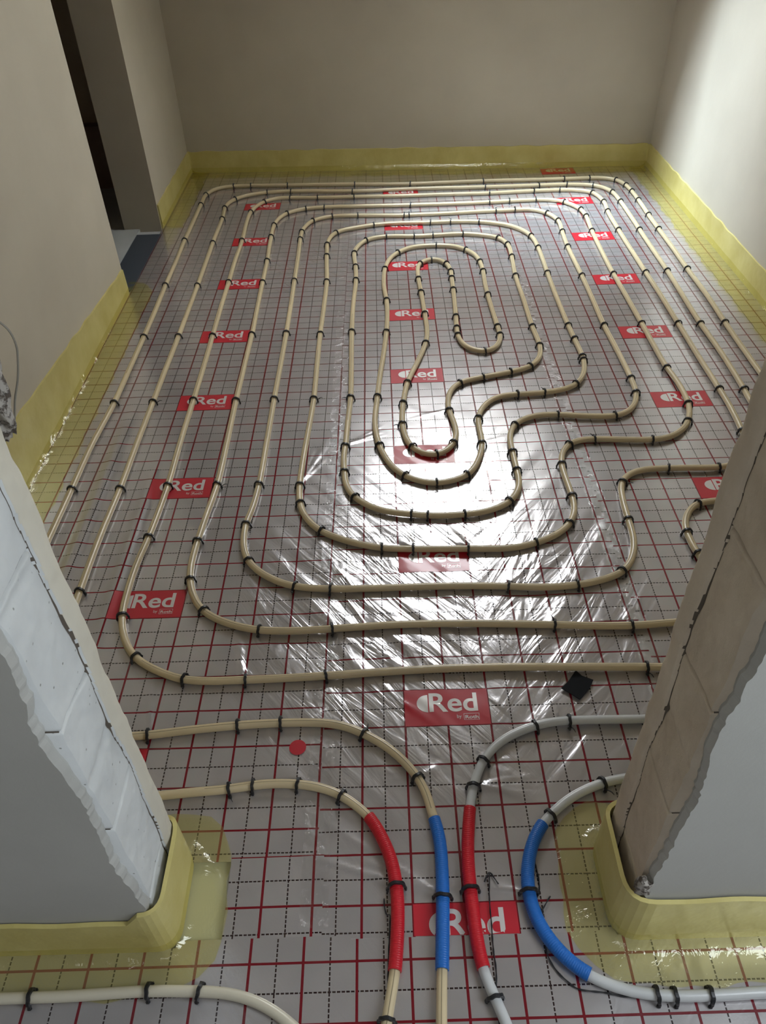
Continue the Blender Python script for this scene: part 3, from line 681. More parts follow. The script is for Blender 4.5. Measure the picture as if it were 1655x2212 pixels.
# ---------------------------------------------------------------- pipes
DATA = json.loads('''{"pipes":{"A":[[-0.059,-0.63],[-0.054,-0.594],[-0.047,-0.566],[-0.037,-0.519],[-0.034,-0.486],[-0.03,-0.437],[-0.029,-0.385],[-0.034,-0.347],[-0.041,-0.31],[-0.061,-0.266],[-0.085,-0.221],[-0.114,-0.198],[-0.14,-0.176],[-0.181,-0.157],[-0.24,-0.145],[-0.294,-0.142],[-0.338,-0.145],[-0.39,-0.153],[-0.466,-0.157],[-0.54,-0.163],[-0.68,-0.165],[-0.84,-0.12],[-0.97,0.0],[-1.035,0.18],[-1.045,0.4],[-1.045,0.675],[-1.043,0.909],[-1.042,1.158],[-1.029,1.406],[-1.028,1.671],[-1.027,1.91],[-1.029,2.144],[-1.034,2.4],[-1.035,2.659],[-1.038,2.916],[-1.038,3.202],[-1.036,3.438],[-1.03,3.617],[-0.98,3.705],[-0.882,3.735],[-0.791,3.733],[-0.577,3.719],[-0.17,3.691],[0.157,3.664],[0.593,3.666],[1.065,3.655],[1.209,3.655],[1.293,3.646],[1.352,3.608],[1.385,3.526],[1.395,3.418],[1.396,3.265],[1.392,3.054],[1.391,2.858],[1.392,2.608],[1.389,2.376],[1.39,2.11],[1.383,1.856],[1.38,1.651],[1.379,1.488],[1.378,1.2],[1.37,0.7],[1.32,0.38],[1.18,0.2],[0.98,0.135],[0.8,0.13],[0.597,0.14],[0.489,0.144],[0.376,0.148],[0.239,0.153],[0.102,0.154],[-0.047,0.15],[-0.194,0.143],[-0.31,0.139],[-0.398,0.138],[-0.476,0.137],[-0.546,0.144],[-0.615,0.173],[-0.682,0.218],[-0.724,0.281],[-0.749,0.361],[-0.754,0.429],[-0.754,0.545],[-0.743,0.663],[-0.736,0.779],[-0.732,0.912],[-0.735,1.149],[-0.734,1.407],[-0.735,1.651],[-0.737,1.898],[-0.739,2.14],[-0.739,2.396],[-0.741,2.661],[-0.736,2.895],[-0.742,3.154],[-0.735,3.309],[-0.689,3.44],[-0.605,3.505],[-0.536,3.505],[-0.376,3.489],[-0.167,3.482],[0.131,3.467],[0.331,3.469],[0.604,3.463],[0.858,3.474],[1.005,3.474],[1.106,3.456],[1.171,3.419],[1.205,3.27],[1.193,3.12],[1.189,2.877],[1.19,2.604],[1.191,2.367],[1.194,2.116],[1.193,1.874],[1.191,1.607],[1.192,1.368],[1.19,1.236],[1.181,1.118],[1.17,1.02],[1.12,0.94],[1.039,0.912],[0.958,0.914],[0.876,0.916],[0.799,0.915],[0.741,0.892],[0.708,0.847],[0.694,0.769],[0.688,0.678],[0.683,0.594],[0.662,0.522],[0.623,0.467],[0.558,0.438],[0.49,0.422],[0.394,0.417],[0.296,0.425],[0.173,0.431],[0.046,0.433],[-0.043,0.433],[-0.195,0.436],[-0.294,0.449],[-0.343,0.471],[-0.391,0.505],[-0.438,0.565],[-0.455,0.637],[-0.457,0.719],[-0.447,0.771],[-0.437,0.902],[-0.435,1.146],[-0.434,1.398],[-0.431,1.638],[-0.429,1.895],[-0.429,2.152],[-0.431,2.401],[-0.432,2.645],[-0.435,2.892],[-0.434,2.996],[-0.415,3.077],[-0.382,3.146],[-0.336,3.175],[-0.284,3.193],[-0.14,3.193],[0.103,3.172],[0.145,3.175],[0.31,3.176],[0.549,3.19],[0.609,3.191],[0.713,3.194],[0.795,3.193],[0.862,3.146],[0.91,3.029],[0.904,2.879],[0.895,2.685],[0.895,2.516],[0.896,2.362],[0.893,2.113],[0.889,1.88],[0.893,1.667],[0.895,1.467],[0.89,1.368],[0.874,1.308],[0.84,1.251],[0.787,1.22],[0.693,1.222],[0.581,1.238],[0.525,1.241],[0.467,1.224],[0.421,1.185],[0.395,1.115],[0.393,1.034],[0.393,0.939],[0.39,0.852],[0.353,0.78],[0.273,0.736],[0.2,0.725],[0.099,0.725],[0.046,0.734],[-0.038,0.753],[-0.085,0.78],[-0.128,0.819],[-0.157,0.88],[-0.164,0.959],[-0.169,1.021],[-0.163,1.106],[-0.158,1.25],[-0.151,1.393],[-0.152,1.592],[-0.155,1.888],[-0.153,2.131],[-0.143,2.387],[-0.147,2.541],[-0.156,2.693],[-0.139,2.777],[-0.095,2.855],[-0.052,2.882],[0.015,2.894],[0.152,2.881],[0.254,2.884],[0.399,2.889],[0.505,2.861],[0.573,2.825],[0.608,2.734],[0.607,2.594],[0.595,2.387],[0.595,2.127],[0.594,1.882],[0.599,1.727],[0.584,1.637],[0.541,1.571],[0.452,1.532],[0.352,1.505],[0.256,1.469],[0.217,1.414],[0.202,1.343],[0.201,1.292],[0.213,1.216],[0.217,1.147],[0.204,1.088],[0.146,1.027],[0.098,1.037],[0.061,1.075],[0.04,1.138],[0.033,1.224],[0.041,1.35],[0.061,1.481],[0.102,1.617],[0.147,1.777],[0.158,1.873],[0.156,2.042],[0.151,2.253],[0.146,2.408],[0.159,2.541],[0.21,2.59],[0.248,2.587],[0.287,2.536],[0.302,2.451],[0.3,2.376],[0.297,2.251],[0.287,1.994],[0.282,1.892],[0.281,1.833],[0.292,1.764],[0.321,1.717],[0.381,1.691],[0.425,1.724],[0.446,1.775],[0.454,1.833],[0.451,1.904],[0.445,2.197],[0.447,2.33],[0.452,2.449],[0.448,2.549],[0.433,2.626],[0.388,2.696],[0.341,2.735],[0.257,2.754],[0.132,2.742],[0.068,2.691],[0.025,2.628],[-0.006,2.503],[-0.015,2.328],[-0.005,2.169],[-0.004,2.033],[-0.011,1.881],[-0.027,1.682],[-0.041,1.544],[-0.053,1.384],[-0.063,1.221],[-0.05,1.095],[-0.033,1.032],[-0.01,0.975],[0.032,0.922],[0.075,0.894],[0.129,0.879],[0.178,0.888],[0.236,0.918],[0.278,0.997],[0.299,1.088],[0.298,1.164],[0.301,1.24],[0.335,1.317],[0.387,1.366],[0.456,1.377],[0.561,1.383],[0.648,1.406],[0.692,1.438],[0.729,1.507],[0.747,1.588],[0.75,1.637],[0.746,1.777],[0.743,1.887],[0.742,2.115],[0.745,2.384],[0.75,2.676],[0.741,2.821],[0.709,2.903],[0.648,2.977],[0.534,3.032],[0.503,3.042],[0.348,3.057],[0.243,3.054],[0.042,3.06],[-0.056,3.05],[-0.165,3.015],[-0.226,2.99],[-0.263,2.95],[-0.291,2.861],[-0.291,2.688],[-0.279,2.393],[-0.281,2.14],[-0.286,1.885],[-0.287,1.629],[-0.287,1.392],[-0.295,1.204],[-0.302,1.057],[-0.306,0.899],[-0.3,0.808],[-0.281,0.742],[-0.235,0.677],[-0.18,0.64],[-0.119,0.612],[-0.05,0.591],[0.045,0.583],[0.2,0.577],[0.328,0.573],[0.4,0.591],[0.471,0.627],[0.518,0.676],[0.539,0.727],[0.544,0.794],[0.542,0.855],[0.541,0.955],[0.553,1.01],[0.581,1.059],[0.62,1.083],[0.677,1.088],[0.78,1.077],[0.872,1.072],[0.933,1.084],[0.99,1.129],[1.027,1.188],[1.053,1.282],[1.057,1.427],[1.046,1.537],[1.045,1.7],[1.045,1.885],[1.044,2.119],[1.042,2.365],[1.046,2.6],[1.054,2.877],[1.066,3.079],[1.055,3.181],[0.993,3.285],[0.938,3.322],[0.856,3.334],[0.701,3.328],[0.595,3.321],[0.374,3.318],[0.146,3.32],[-0.178,3.331],[-0.337,3.333],[-0.435,3.321],[-0.509,3.287],[-0.562,3.217],[-0.588,3.106],[-0.59,2.949],[-0.581,2.636],[-0.579,2.393],[-0.575,2.119],[-0.572,1.89],[-0.574,1.648],[-0.575,1.397],[-0.572,1.127],[-0.572,0.902],[-0.583,0.772],[-0.592,0.651],[-0.595,0.557],[-0.589,0.492],[-0.566,0.421],[-0.53,0.366],[-0.448,0.317],[-0.372,0.295],[-0.275,0.289],[-0.178,0.293],[-0.021,0.3],[0.161,0.297],[0.394,0.284],[0.506,0.275],[0.595,0.272],[0.699,0.278],[0.76,0.285],[0.84,0.35],[0.862,0.44],[0.844,0.533],[0.843,0.573],[0.842,0.626],[0.853,0.666],[0.878,0.71],[0.916,0.745],[0.973,0.751],[1.08,0.77],[1.19,0.84],[1.26,0.98],[1.275,1.13],[1.274,1.281],[1.28,1.369],[1.286,1.611],[1.282,1.868],[1.287,2.109],[1.293,2.374],[1.293,2.606],[1.294,2.873],[1.296,3.09],[1.295,3.275],[1.285,3.415],[1.246,3.494],[1.203,3.53],[1.058,3.561],[0.904,3.561],[0.592,3.563],[0.154,3.578],[-0.176,3.574],[-0.542,3.612],[-0.682,3.604],[-0.773,3.575],[-0.851,3.515],[-0.889,3.423],[-0.883,3.247],[-0.885,2.903],[-0.881,2.388],[-0.881,2.133],[-0.881,1.9],[-0.883,1.64],[-0.884,1.404],[-0.886,1.144],[-0.885,0.901],[-0.891,0.667],[-0.889,0.443],[-0.885,0.28],[-0.86,0.13],[-0.79,0.03],[-0.71,-0.01],[-0.596,-0.01],[-0.514,-0.001],[-0.39,0.009],[-0.294,0.012],[-0.19,0.009],[-0.145,0.0],[-0.101,-0.021],[-0.05,-0.054],[-0.01,-0.093],[0.023,-0.138],[0.042,-0.182],[0.048,-0.226],[0.057,-0.25],[0.062,-0.29],[0.061,-0.333],[0.059,-0.387],[0.055,-0.439],[0.049,-0.511],[0.045,-0.555],[0.039,-0.632]],"W1":[[1.35,-0.0],[1.0,-0.0],[0.7,-0.0],[0.539,-0.007],[0.455,-0.005],[0.387,-0.005],[0.343,-0.006],[0.303,-0.015],[0.265,-0.028],[0.231,-0.043],[0.201,-0.064],[0.18,-0.087],[0.163,-0.109],[0.149,-0.142],[0.136,-0.18],[0.129,-0.211],[0.12,-0.268],[0.114,-0.316],[0.113,-0.375],[0.115,-0.448],[0.121,-0.52],[0.133,-0.555],[0.149,-0.595],[0.162,-0.635]],"W2":[[1.3,-0.13],[0.9,-0.14],[0.6,-0.145],[0.456,-0.155],[0.418,-0.164],[0.376,-0.18],[0.337,-0.2],[0.299,-0.23],[0.275,-0.251],[0.251,-0.286],[0.234,-0.328],[0.226,-0.365],[0.225,-0.4],[0.232,-0.439],[0.247,-0.472],[0.271,-0.504],[0.307,-0.536],[0.337,-0.55],[0.372,-0.562],[0.431,-0.572],[0.512,-0.574],[0.617,-0.571],[0.737,-0.568]],"B1":[[-0.878,-0.55],[-0.752,-0.549],[-0.627,-0.548],[-0.493,-0.543],[-0.387,-0.546],[-0.349,-0.548],[-0.306,-0.557],[-0.267,-0.572],[-0.236,-0.591],[-0.212,-0.608],[-0.162,-0.655]]},"clips":[["A",-0.055,-0.6,1.43,0],["A",-0.031,-0.368,1.69,0],["A",-0.145,-0.173,2.62,0],["A",-0.237,-0.146,3.01,0],["A",-0.338,-0.145,-3.03,0],["A",-0.39,-0.153,-3.05,0],["A",-1.043,0.909,1.57,1],["A",-1.029,1.406,1.54,1],["A",-1.027,1.91,1.57,1],["A",-1.034,2.4,1.58,1],["A",-1.038,2.928,1.58,1],["A",-1.036,3.438,1.55,1],["A",-1.033,3.599,1.45,2],["A",-0.882,3.735,0.14,2],["A",-0.785,3.733,-0.06,2],["A",-0.564,3.718,-0.07,2],["A",-0.17,3.691,-0.08,2],["A",0.157,3.664,-0.03,2],["A",0.593,3.666,-0.01,2],["A",1.065,3.655,-0.02,2],["A",1.209,3.655,-0.03,2],["A",1.354,3.605,-0.95,2],["A",1.389,3.506,-1.42,3],["A",1.395,3.407,-1.54,3],["A",1.396,3.265,-1.58,3],["A",1.392,3.046,-1.58,3],["A",1.391,2.858,-1.57,3],["A",1.389,2.376,-1.57,3],["A",1.383,1.856,-1.59,3],["A",0.597,0.14,3.09,4],["A",-0.194,0.143,-3.1,4],["A",-0.395,0.138,-3.13,4],["A",-0.543,0.143,2.91,4],["A",-0.682,0.218,2.37,4],["A",-0.749,0.364,1.76,5],["A",-0.743,0.667,1.5,5],["A",-0.732,0.912,1.57,5],["A",-0.734,1.407,1.57,5],["A",-0.737,1.898,1.58,5],["A",-0.739,2.407,1.58,5],["A",-0.736,2.895,1.57,5],["A",-0.737,3.297,1.42,6],["A",-0.68,3.451,0.88,6],["A",-0.536,3.505,-0.08,6],["A",-0.376,3.489,-0.06,6],["A",-0.167,3.482,-0.04,6],["A",0.604,3.463,0.01,6],["A",0.858,3.474,0.03,6],["A",1.0,3.474,-0.07,6],["A",1.176,3.41,-1.16,7],["A",1.206,3.264,-1.52,7],["A",1.193,3.12,-1.62,7],["A",1.189,2.866,-1.58,7],["A",1.191,2.357,-1.56,7],["A",1.192,1.864,-1.58,7],["A",1.192,1.361,-1.58,7],["A",1.18,1.105,-1.63,7],["A",1.036,0.911,-3.01,8],["A",0.873,0.916,3.12,8],["A",0.71,0.852,-1.98,8],["A",0.687,0.674,-1.63,8],["A",0.623,0.467,-2.47,8],["A",0.49,0.422,-3.02,9],["A",0.296,0.425,3.08,9],["A",-0.195,0.436,3.08,9],["A",-0.294,0.449,2.91,9],["A",-0.434,0.556,2.11,10],["A",-0.457,0.713,1.52,10],["A",-0.437,0.902,1.54,10],["A",-0.434,1.398,1.56,10],["A",-0.429,1.895,1.57,10],["A",-0.431,2.401,1.58,10],["A",-0.435,2.885,1.58,10],["A",-0.435,2.985,1.5,11],["A",-0.387,3.139,0.98,11],["A",-0.284,3.193,0.1,11],["A",-0.14,3.193,-0.06,11],["A",0.103,3.172,-0.06,11],["A",0.141,3.175,0.03,11],["A",0.606,3.191,0.02,11],["A",0.709,3.194,0.02,11],["A",0.872,3.131,-1.03,12],["A",0.911,3.018,-1.48,12],["A",0.903,2.871,-1.62,12],["A",0.895,2.678,-1.59,12],["A",0.896,2.353,-1.58,12],["A",0.889,1.871,-1.57,12],["A",0.895,1.461,-1.58,12],["A",0.889,1.362,-1.71,12],["A",0.784,1.219,-2.98,13],["A",0.581,1.238,3.02,13],["A",0.419,1.182,-2.13,13],["A",0.393,1.03,-1.58,13],["A",0.393,0.931,-1.57,13],["A",0.351,0.777,-2.4,13],["A",0.2,0.725,-3.09,14],["A",0.099,0.725,3.08,14],["A",0.046,0.734,2.94,14],["A",-0.128,0.819,2.2,14],["A",-0.164,0.95,1.63,15],["A",-0.164,1.097,1.51,15],["A",-0.151,1.393,1.55,15],["A",-0.155,1.888,1.57,15],["A",-0.143,2.387,1.56,15],["A",-0.147,2.534,1.62,15],["A",-0.156,2.688,1.55,15],["A",-0.102,2.845,0.96,16],["A",0.011,2.894,0.01,16],["A",0.152,2.881,-0.04,16],["A",0.249,2.884,0.04,16],["A",0.399,2.889,-0.09,16],["A",0.573,2.825,-0.88,16],["A",0.608,2.734,-1.43,17],["A",0.606,2.587,-1.61,17],["A",0.595,2.377,-1.59,17],["A",0.594,1.882,-1.56,17],["A",0.599,1.722,-1.62,17],["A",0.541,1.571,-2.47,18],["A",0.452,1.532,-2.82,18],["A",0.352,1.505,-2.84,18],["A",0.256,1.469,-2.55,18],["A",0.202,1.287,-1.45,18],["A",0.204,1.088,-2.1,18],["A",0.144,1.026,-2.76,19],["A",0.063,1.071,2.13,19],["A",0.033,1.211,1.58,19],["A",0.04,1.345,1.47,19],["A",0.059,1.476,1.35,19],["A",0.146,1.772,1.34,20],["A",0.156,2.026,1.59,20],["A",0.151,2.237,1.6,20],["A",0.145,2.379,1.59,20],["A",0.159,2.541,1.22,20],["A",0.216,2.593,0.37,21],["A",0.288,2.533,-1.22,21],["A",0.303,2.439,-1.54,21],["A",0.3,2.376,-1.6,21],["A",0.297,2.251,-1.61,21],["A",0.287,1.994,-1.61,21],["A",0.282,1.889,-1.61,21],["A",0.281,1.83,-1.5,21],["A",0.378,1.691,-0.0,22],["A",0.453,1.825,1.52,22],["A",0.452,1.89,1.6,23],["A",0.445,2.188,1.58,23],["A",0.452,2.43,1.54,23],["A",0.448,2.545,1.67,23],["A",0.392,2.692,2.25,23],["A",0.257,2.754,3.1,23],["A",0.057,2.679,-2.31,23],["A",-0.007,2.496,-1.7,23],["A",-0.005,2.162,-1.53,24],["A",-0.011,1.881,-1.64,24],["A",-0.053,1.384,-1.64,24],["A",-0.049,1.091,-1.41,24],["A",0.034,0.92,-0.75,25],["A",0.127,0.879,-0.08,25],["A",0.232,0.914,0.74,25],["A",0.298,1.081,1.44,25],["A",0.3,1.233,1.39,26],["A",0.456,1.377,0.09,26],["A",0.556,1.382,0.13,26],["A",0.689,1.434,0.87,26],["A",0.748,1.595,1.41,26],["A",0.75,1.63,1.58,27],["A",0.746,1.772,1.6,27],["A",0.743,1.88,1.58,27],["A",0.745,2.384,1.56,27],["A",0.75,2.676,1.58,27],["A",0.74,2.826,1.76,27],["A",0.503,3.042,3.02,28],["A",0.348,3.057,3.1,28],["A",0.243,3.054,3.13,28],["A",-0.06,3.049,-2.92,28],["A",-0.256,2.961,-2.16,29],["A",-0.294,2.808,-1.58,29],["A",-0.29,2.668,-1.54,29],["A",-0.279,2.382,-1.56,29],["A",-0.286,1.875,-1.58,29],["A",-0.287,1.392,-1.59,29],["A",-0.306,0.894,-1.56,29],["A",-0.297,0.795,-1.4,29],["A",-0.231,0.673,-0.74,30],["A",-0.05,0.591,-0.18,30],["A",0.045,0.583,-0.05,30],["A",0.2,0.577,-0.03,30],["A",0.397,0.59,0.36,30],["A",0.514,0.669,0.93,31],["A",0.544,0.789,1.55,31],["A",0.541,0.949,1.52,31],["A",0.585,1.064,0.77,31],["A",0.674,1.088,-0.04,31],["A",0.872,1.072,0.04,31],["A",1.019,1.171,1.1,32],["A",1.053,1.277,1.43,32],["A",1.047,1.526,1.64,32],["A",1.045,1.876,1.57,32],["A",1.041,2.355,1.57,32],["A",1.054,2.867,1.53,32],["A",1.066,3.066,1.55,33],["A",1.06,3.165,1.84,33],["A",0.995,3.282,2.25,33],["A",0.851,3.334,3.13,33],["A",0.701,3.328,-3.09,33],["A",0.588,3.321,-3.11,33],["A",0.146,3.32,3.12,33],["A",-0.332,3.333,-3.11,33],["A",-0.431,3.322,-2.89,33],["A",-0.537,3.259,-2.25,34],["A",-0.589,3.095,-1.66,34],["A",-0.59,2.939,-1.55,34],["A",-0.581,2.636,-1.55,34],["A",-0.579,2.393,-1.56,34],["A",-0.572,1.89,-1.57,34],["A",-0.575,1.397,-1.57,34],["A",-0.572,0.902,-1.6,34],["A",-0.592,0.647,-1.63,34],["A",-0.588,0.489,-1.36,35],["A",-0.53,0.366,-0.72,35],["A",-0.372,0.295,-0.15,35],["A",-0.178,0.293,0.04,35],["A",0.394,0.284,-0.06,35],["A",0.595,0.272,0.02,35],["A",0.845,0.523,1.79,36],["A",0.842,0.62,1.53,36],["A",0.909,0.741,0.55,36],["A",1.279,1.356,1.53,37],["A",1.282,1.857,1.57,37],["A",1.293,2.363,1.56,37],["A",1.294,2.863,1.56,37],["A",1.295,3.262,1.6,38],["A",1.287,3.405,1.75,38],["A",1.203,3.53,2.8,38],["A",1.058,3.561,3.04,38],["A",0.904,3.561,3.14,38],["A",0.592,3.563,3.12,38],["A",-0.176,3.574,3.09,38],["A",-0.542,3.612,3.08,38],["A",-0.677,3.605,-2.97,38],["A",-0.854,3.512,-2.22,39],["A",-0.89,3.371,-1.51,39],["A",-0.883,3.214,-1.57,39],["A",-0.885,2.884,-1.57,39],["A",-0.881,2.388,-1.57,39],["A",-0.881,1.9,-1.57,39],["A",-0.884,1.404,-1.58,39],["A",-0.885,0.901,-1.58,39],["A",-0.889,0.451,-1.56,39],["A",-0.596,-0.01,0.05,40],["A",-0.39,0.009,0.06,40],["A",-0.294,0.012,0.0,40],["A",-0.099,-0.022,-0.53,40],["A",0.022,-0.136,-1.03,40],["A",0.059,-0.389,-1.64,40],["B1",-0.695,-0.549,0.01,0],["B1",-0.488,-0.543,0.0,0],["B1",-0.387,-0.546,-0.03,0],["W1",0.384,-0.005,-3.14,0],["W1",0.302,-0.016,-2.87,0],["W1",0.166,-0.104,-2.15,0],["W1",0.142,-0.161,-1.9,0],["W1",0.113,-0.378,-1.56,0],["W1",0.139,-0.569,-1.2,0],["W2",0.415,-0.165,-2.83,0],["W2",0.297,-0.232,-2.46,0],["W2",0.225,-0.391,-1.54,0],["W2",0.425,-0.572,-0.1,0],["W2",0.455,-0.573,-0.03,0],["W2",0.52,-0.574,0.01,0]]}''')
R_PIPE, Z_PIPE = 0.0100, 0.0118
PATH = {}
for k in ('A', 'W1', 'W2', 'B1'):
    p = smooth_path(catmull(DATA['pipes'][k], 0.010), 14)
    s_ = np.linspace(0, len(p) - 1, len(p))
    z = Z_PIPE + vnoise(s_ / 24.0, s_ * 0 + len(p), 61) * 0.0016 + 0.0006
    PATH[k] = np.column_stack([p, z])
def pipe(k, m_, label):
    link('heating_pipe', tube('heating_pipe', PATH[k], R_PIPE, 12), [m_], label=label, category='pipe', group='underfloor heating pipes')
pipe('A', M['cream'], 'long cream heating pipe wound in a double spiral over the whole room floor')
pipe('W1', M['white_pipe'], 'white heating pipe running through the right red sleeve')
pipe('W2', M['white_pipe'], 'white heating pipe running through the curved blue sleeve at the right')
pipe('B1', M['cream_plain'], 'short pale cream heating pipe in the bottom left corner of the hall')

def sleeve(k, w0, w1, m_, label):
    P = PATH[k]
    i0 = int(np.argmin(np.hypot(P[:, 0] - w0[0], P[:, 1] - w0[1]))); i1 = int(np.argmin(np.hypot(P[:, 0] - w1[0], P[:, 1] - w1[1])))
    i0, i1 = min(i0, i1), max(i0, i1)
    seg = P[i0:i1 + 1]; n = (len(seg) - 1) * 8
    t_ = np.linspace(0, len(seg) - 1, n); q = np.stack([np.interp(t_, range(len(seg)), seg[:, c]) for c in range(3)], 1)
    q = smooth_path(q, 30); q[:, 2] += 0.0028
    r = 0.0130 + 0.00035 * np.sin(np.arange(n) * (2 * math.pi / 3.2)) + vnoise(np.arange(n) / 60.0, np.zeros(n), 71) * 0.0008
    me = tube('sleeve', q, r, 18, False)
    # open ends with a wall thickness
    n_v = len(me.vertices); V = [tuple(v.co) for v in me.vertices]; F = [tuple(p.vertices) for p in me.polygons]
    for ring, nxt in ((range(18), 1), (range(n_v - 18, n_v), -1)):
        c = q[0] if nxt == 1 else q[-1]; b0 = len(V)
        for j in ring: V.append(tuple(np.array(V[j]) * 0.80 + c * 0.20))
        inn = q[6] if nxt == 1 else q[-7]
        b1 = len(V)
        for j in range(18): V.append(tuple(np.array(V[b0 + j]) + (inn - c)))
        rr = list(ring)
        for j in range(18):
            jj = (j + 1) % 18
            f1 = (rr[j], rr[jj], b0 + jj, b0 + j); f2 = (b0 + j, b0 + jj, b1 + jj, b1 + j)
            F += [f1[::-1], f2[::-1]] if nxt == 1 else [f1, f2]
    bpy.data.meshes.remove(me)
    link('protective_sleeve', mesh('protective_sleeve', V, F, True), [m_], label=label, category='sleeve', group='coloured sleeves around the pipes')
sleeve('A', (-0.085, -0.22), (-0.037, -0.519), M['red_sleeve'], 'left red corrugated sleeve around the first cream pipe')
sleeve('A', (0.054, -0.231), (0.048, -0.521), M['blue_sleeve'], 'straight blue corrugated sleeve between the two red sleeves')
sleeve('W1', (0.129, -0.211), (0.118, -0.523), M['red_sleeve'], 'right red corrugated sleeve around a white pipe')
sleeve('W2', (0.276, -0.247), (0.314, -0.539), M['blue_sleeve'], 'curved blue corrugated sleeve beside the right doorway jamb')

# ---------------------------------------------------------------- clips
def clip_mesh(name, ri, th=0.0040, w=0.0072, tail=False, seedv=0):
    """U shaped clip over a pipe running along local x, pressed into the floor on both sides"""
    rnd = random.Random(seedv)
    prof = []
    zc = Z_PIPE + 0.0016
    for a in np.linspace(math.radians(-8), math.radians(188), 15): prof.append((ri * math.cos(a), zc + ri * math.sin(a)))
    prof = [(ri + 0.0012, 0.0065), (ri + 0.0008, 0.009)] + prof + [(-ri - 0.0008, 0.009), (-ri - 0.0012, 0.0065)]
    ext = [(ri + 0.0022, -0.004)] + prof + [(-ri - 0.0022, -0.004)]
    pts = np.array(ext); tg = np.gradient(pts, axis=0); tg /= np.linalg.norm(tg, axis=1)[:, None]
    nr = np.stack([tg[:, 1], -tg[:, 0]], 1); V = []; F = []
    n = len(pts)
    for i in range(n):
        e = math.sin(i / (n - 1) * math.pi); hw = w / 2 * (0.75 + 0.25 * e) ; sh = 0.0006 * math.sin(i * 1.3 + seedv)
        for (dx, dn) in ((-hw, 0), (hw, 0), (hw * .8, th), (-hw * .8, th)):
            q = pts[i] + nr[i] * dn
            V.append((dx + sh, q[0], q[1]))
    for i in range(n - 1):
        for k in range(4): F.append((i * 4 + k, i * 4 + (k + 1) % 4, i * 4 + 4 + (k + 1) % 4, i * 4 + 4 + k))
    F += [(3, 2, 1, 0), tuple((n - 1) * 4 + k for k in range(4))]
    def barb(s_):
        V = []; F = []
        x, y, z, a, b_, c = 0.0008 * s_, s_ * (ri + 0.0038), 0.0046, 0.0048, 0.0036, 0.0036
        for zz, k in ((-c, .7), (0, 1), (c, .6)):
            for j in range(6):
                t_ = j * math.pi / 3; V.append((x + a * k * math.cos(t_), y + b_ * k * math.sin(t_), z + zz))
        for l in range(2):
            for j in range(6): F.append((l * 6 + j, l * 6 + (j + 1) % 6, l * 6 + 6 + (j + 1) % 6, l * 6 + 6 + j))
        F.append(tuple(range(6))[::-1]); F.append(tuple(12 + j for j in range(6)))
        return V, F
    B = [barb(1), barb(-1)]
    if tail:
        V2, F2 = B[1]; b0 = len(V2)
        for t_ in np.linspace(0, 1, 6):
            y = -(ri + 0.003) - 0.018 * t_; z_ = 0.010 + 0.006 * math.sin(t_ * 2.5); r_ = 0.0016 * (1 - 0.6 * t_)
            for (a, c) in ((-r_, -r_), (r_, -r_), (r_, r_), (-r_, r_)): V2.append((a + 0.008 * t_, y, z_ + c))
        for i in range(5):
            for k in range(4): F2.append((b0 + i * 4 + k, b0 + i * 4 + (k + 1) % 4, b0 + i * 4 + 4 + (k + 1) % 4, b0 + i * 4 + 4 + k))
        F2 += [(b0 + 3, b0 + 2, b0 + 1, b0), tuple(b0 + 20 + k for k in range(4))]
    out = [mesh('band', V, F)] + [mesh('barb', *q) for q in B]
    VV, FF = list(V), list(F)
    for q in B:
        o_ = len(VV); VV += q[0]; FF += [tuple(i + o_ for i in f) for f in q[1]]
    out.append(mesh('whole', VV, FF))
    for me in out: me.materials.append(M['black'])
    return out
CM = [clip_mesh('pipe_clip', 0.0113, seedv=1), clip_mesh('pipe_clip_b', 0.0116, th=0.0045, seedv=4), clip_mesh('pipe_clip_tail', 0.0114, tail=True, seedv=2)]
CS = clip_mesh('sleeve_clip', 0.0142, seedv=3)
ORD = ['', 'first', 'second', 'third', 'fourth', 'fifth', 'sixth', 'seventh', 'eighth', 'ninth', 'tenth', 'eleventh', 'twelfth', 'thirteenth', 'fourteenth', 'fifteenth']
START = 'front front left back right front left back right right front left back right right front left back right right front left left right back left left front right back left front front right back left front front right back left'.split()
RUNS = {'A': ['pipe curving out of the left red sleeve', 'outermost left run', 'rearmost crossing run', 'outermost right run', 'frontmost full crossing run',
 'third left run from the wall', 'third crossing run from the back', 'third right run from the wall', 'front right hook of pipe', 'third crossing run from the front',
 'fifth left run from the wall', 'fifth crossing run from the back', 'fifth right run from the wall', 'long S bend right of the centre', 'third bowl bend from the centre',
 'seventh left run from the wall', 'seventh crossing run from the back', 'seventh right run from the wall', 'short S bend nearest the centre', 'innermost bowl bend',
 'innermost slanting left strand', 'innermost arch', 'small U turn in the centre', 'second arch from the centre', 'eighth left run from the wall', 'second bowl bend from the centre',
 'middle S bend', 'sixth right run from the wall', 'sixth crossing run from the back', 'sixth left run from the wall', 'fourth bowl bend from the centre', 'longest S bend on the right',
 'fourth right run from the wall', 'fourth crossing run from the back', 'fourth left run from the wall', 'second full crossing run from the front', 'short bend at the right jamb',
 'second right run from the wall', 'second crossing run from the back', 'second left run from the wall', 'pipe curving out of the straight blue sleeve'],
 'W1': ['white pipe of the right red sleeve'], 'W2': ['white pipe of the curved blue sleeve'], 'B1': ['pale pipe in the bottom left corner']}
STN = {'W1': 'right', 'W2': 'right', 'B1': 'left'}
cnt = {}
SLV = {'left red sleeve': (-0.045, -0.37), 'straight blue sleeve': (0.055, -0.385), 'right red sleeve': (0.108, -0.375), 'curved blue sleeve': (0.235, -0.385)}
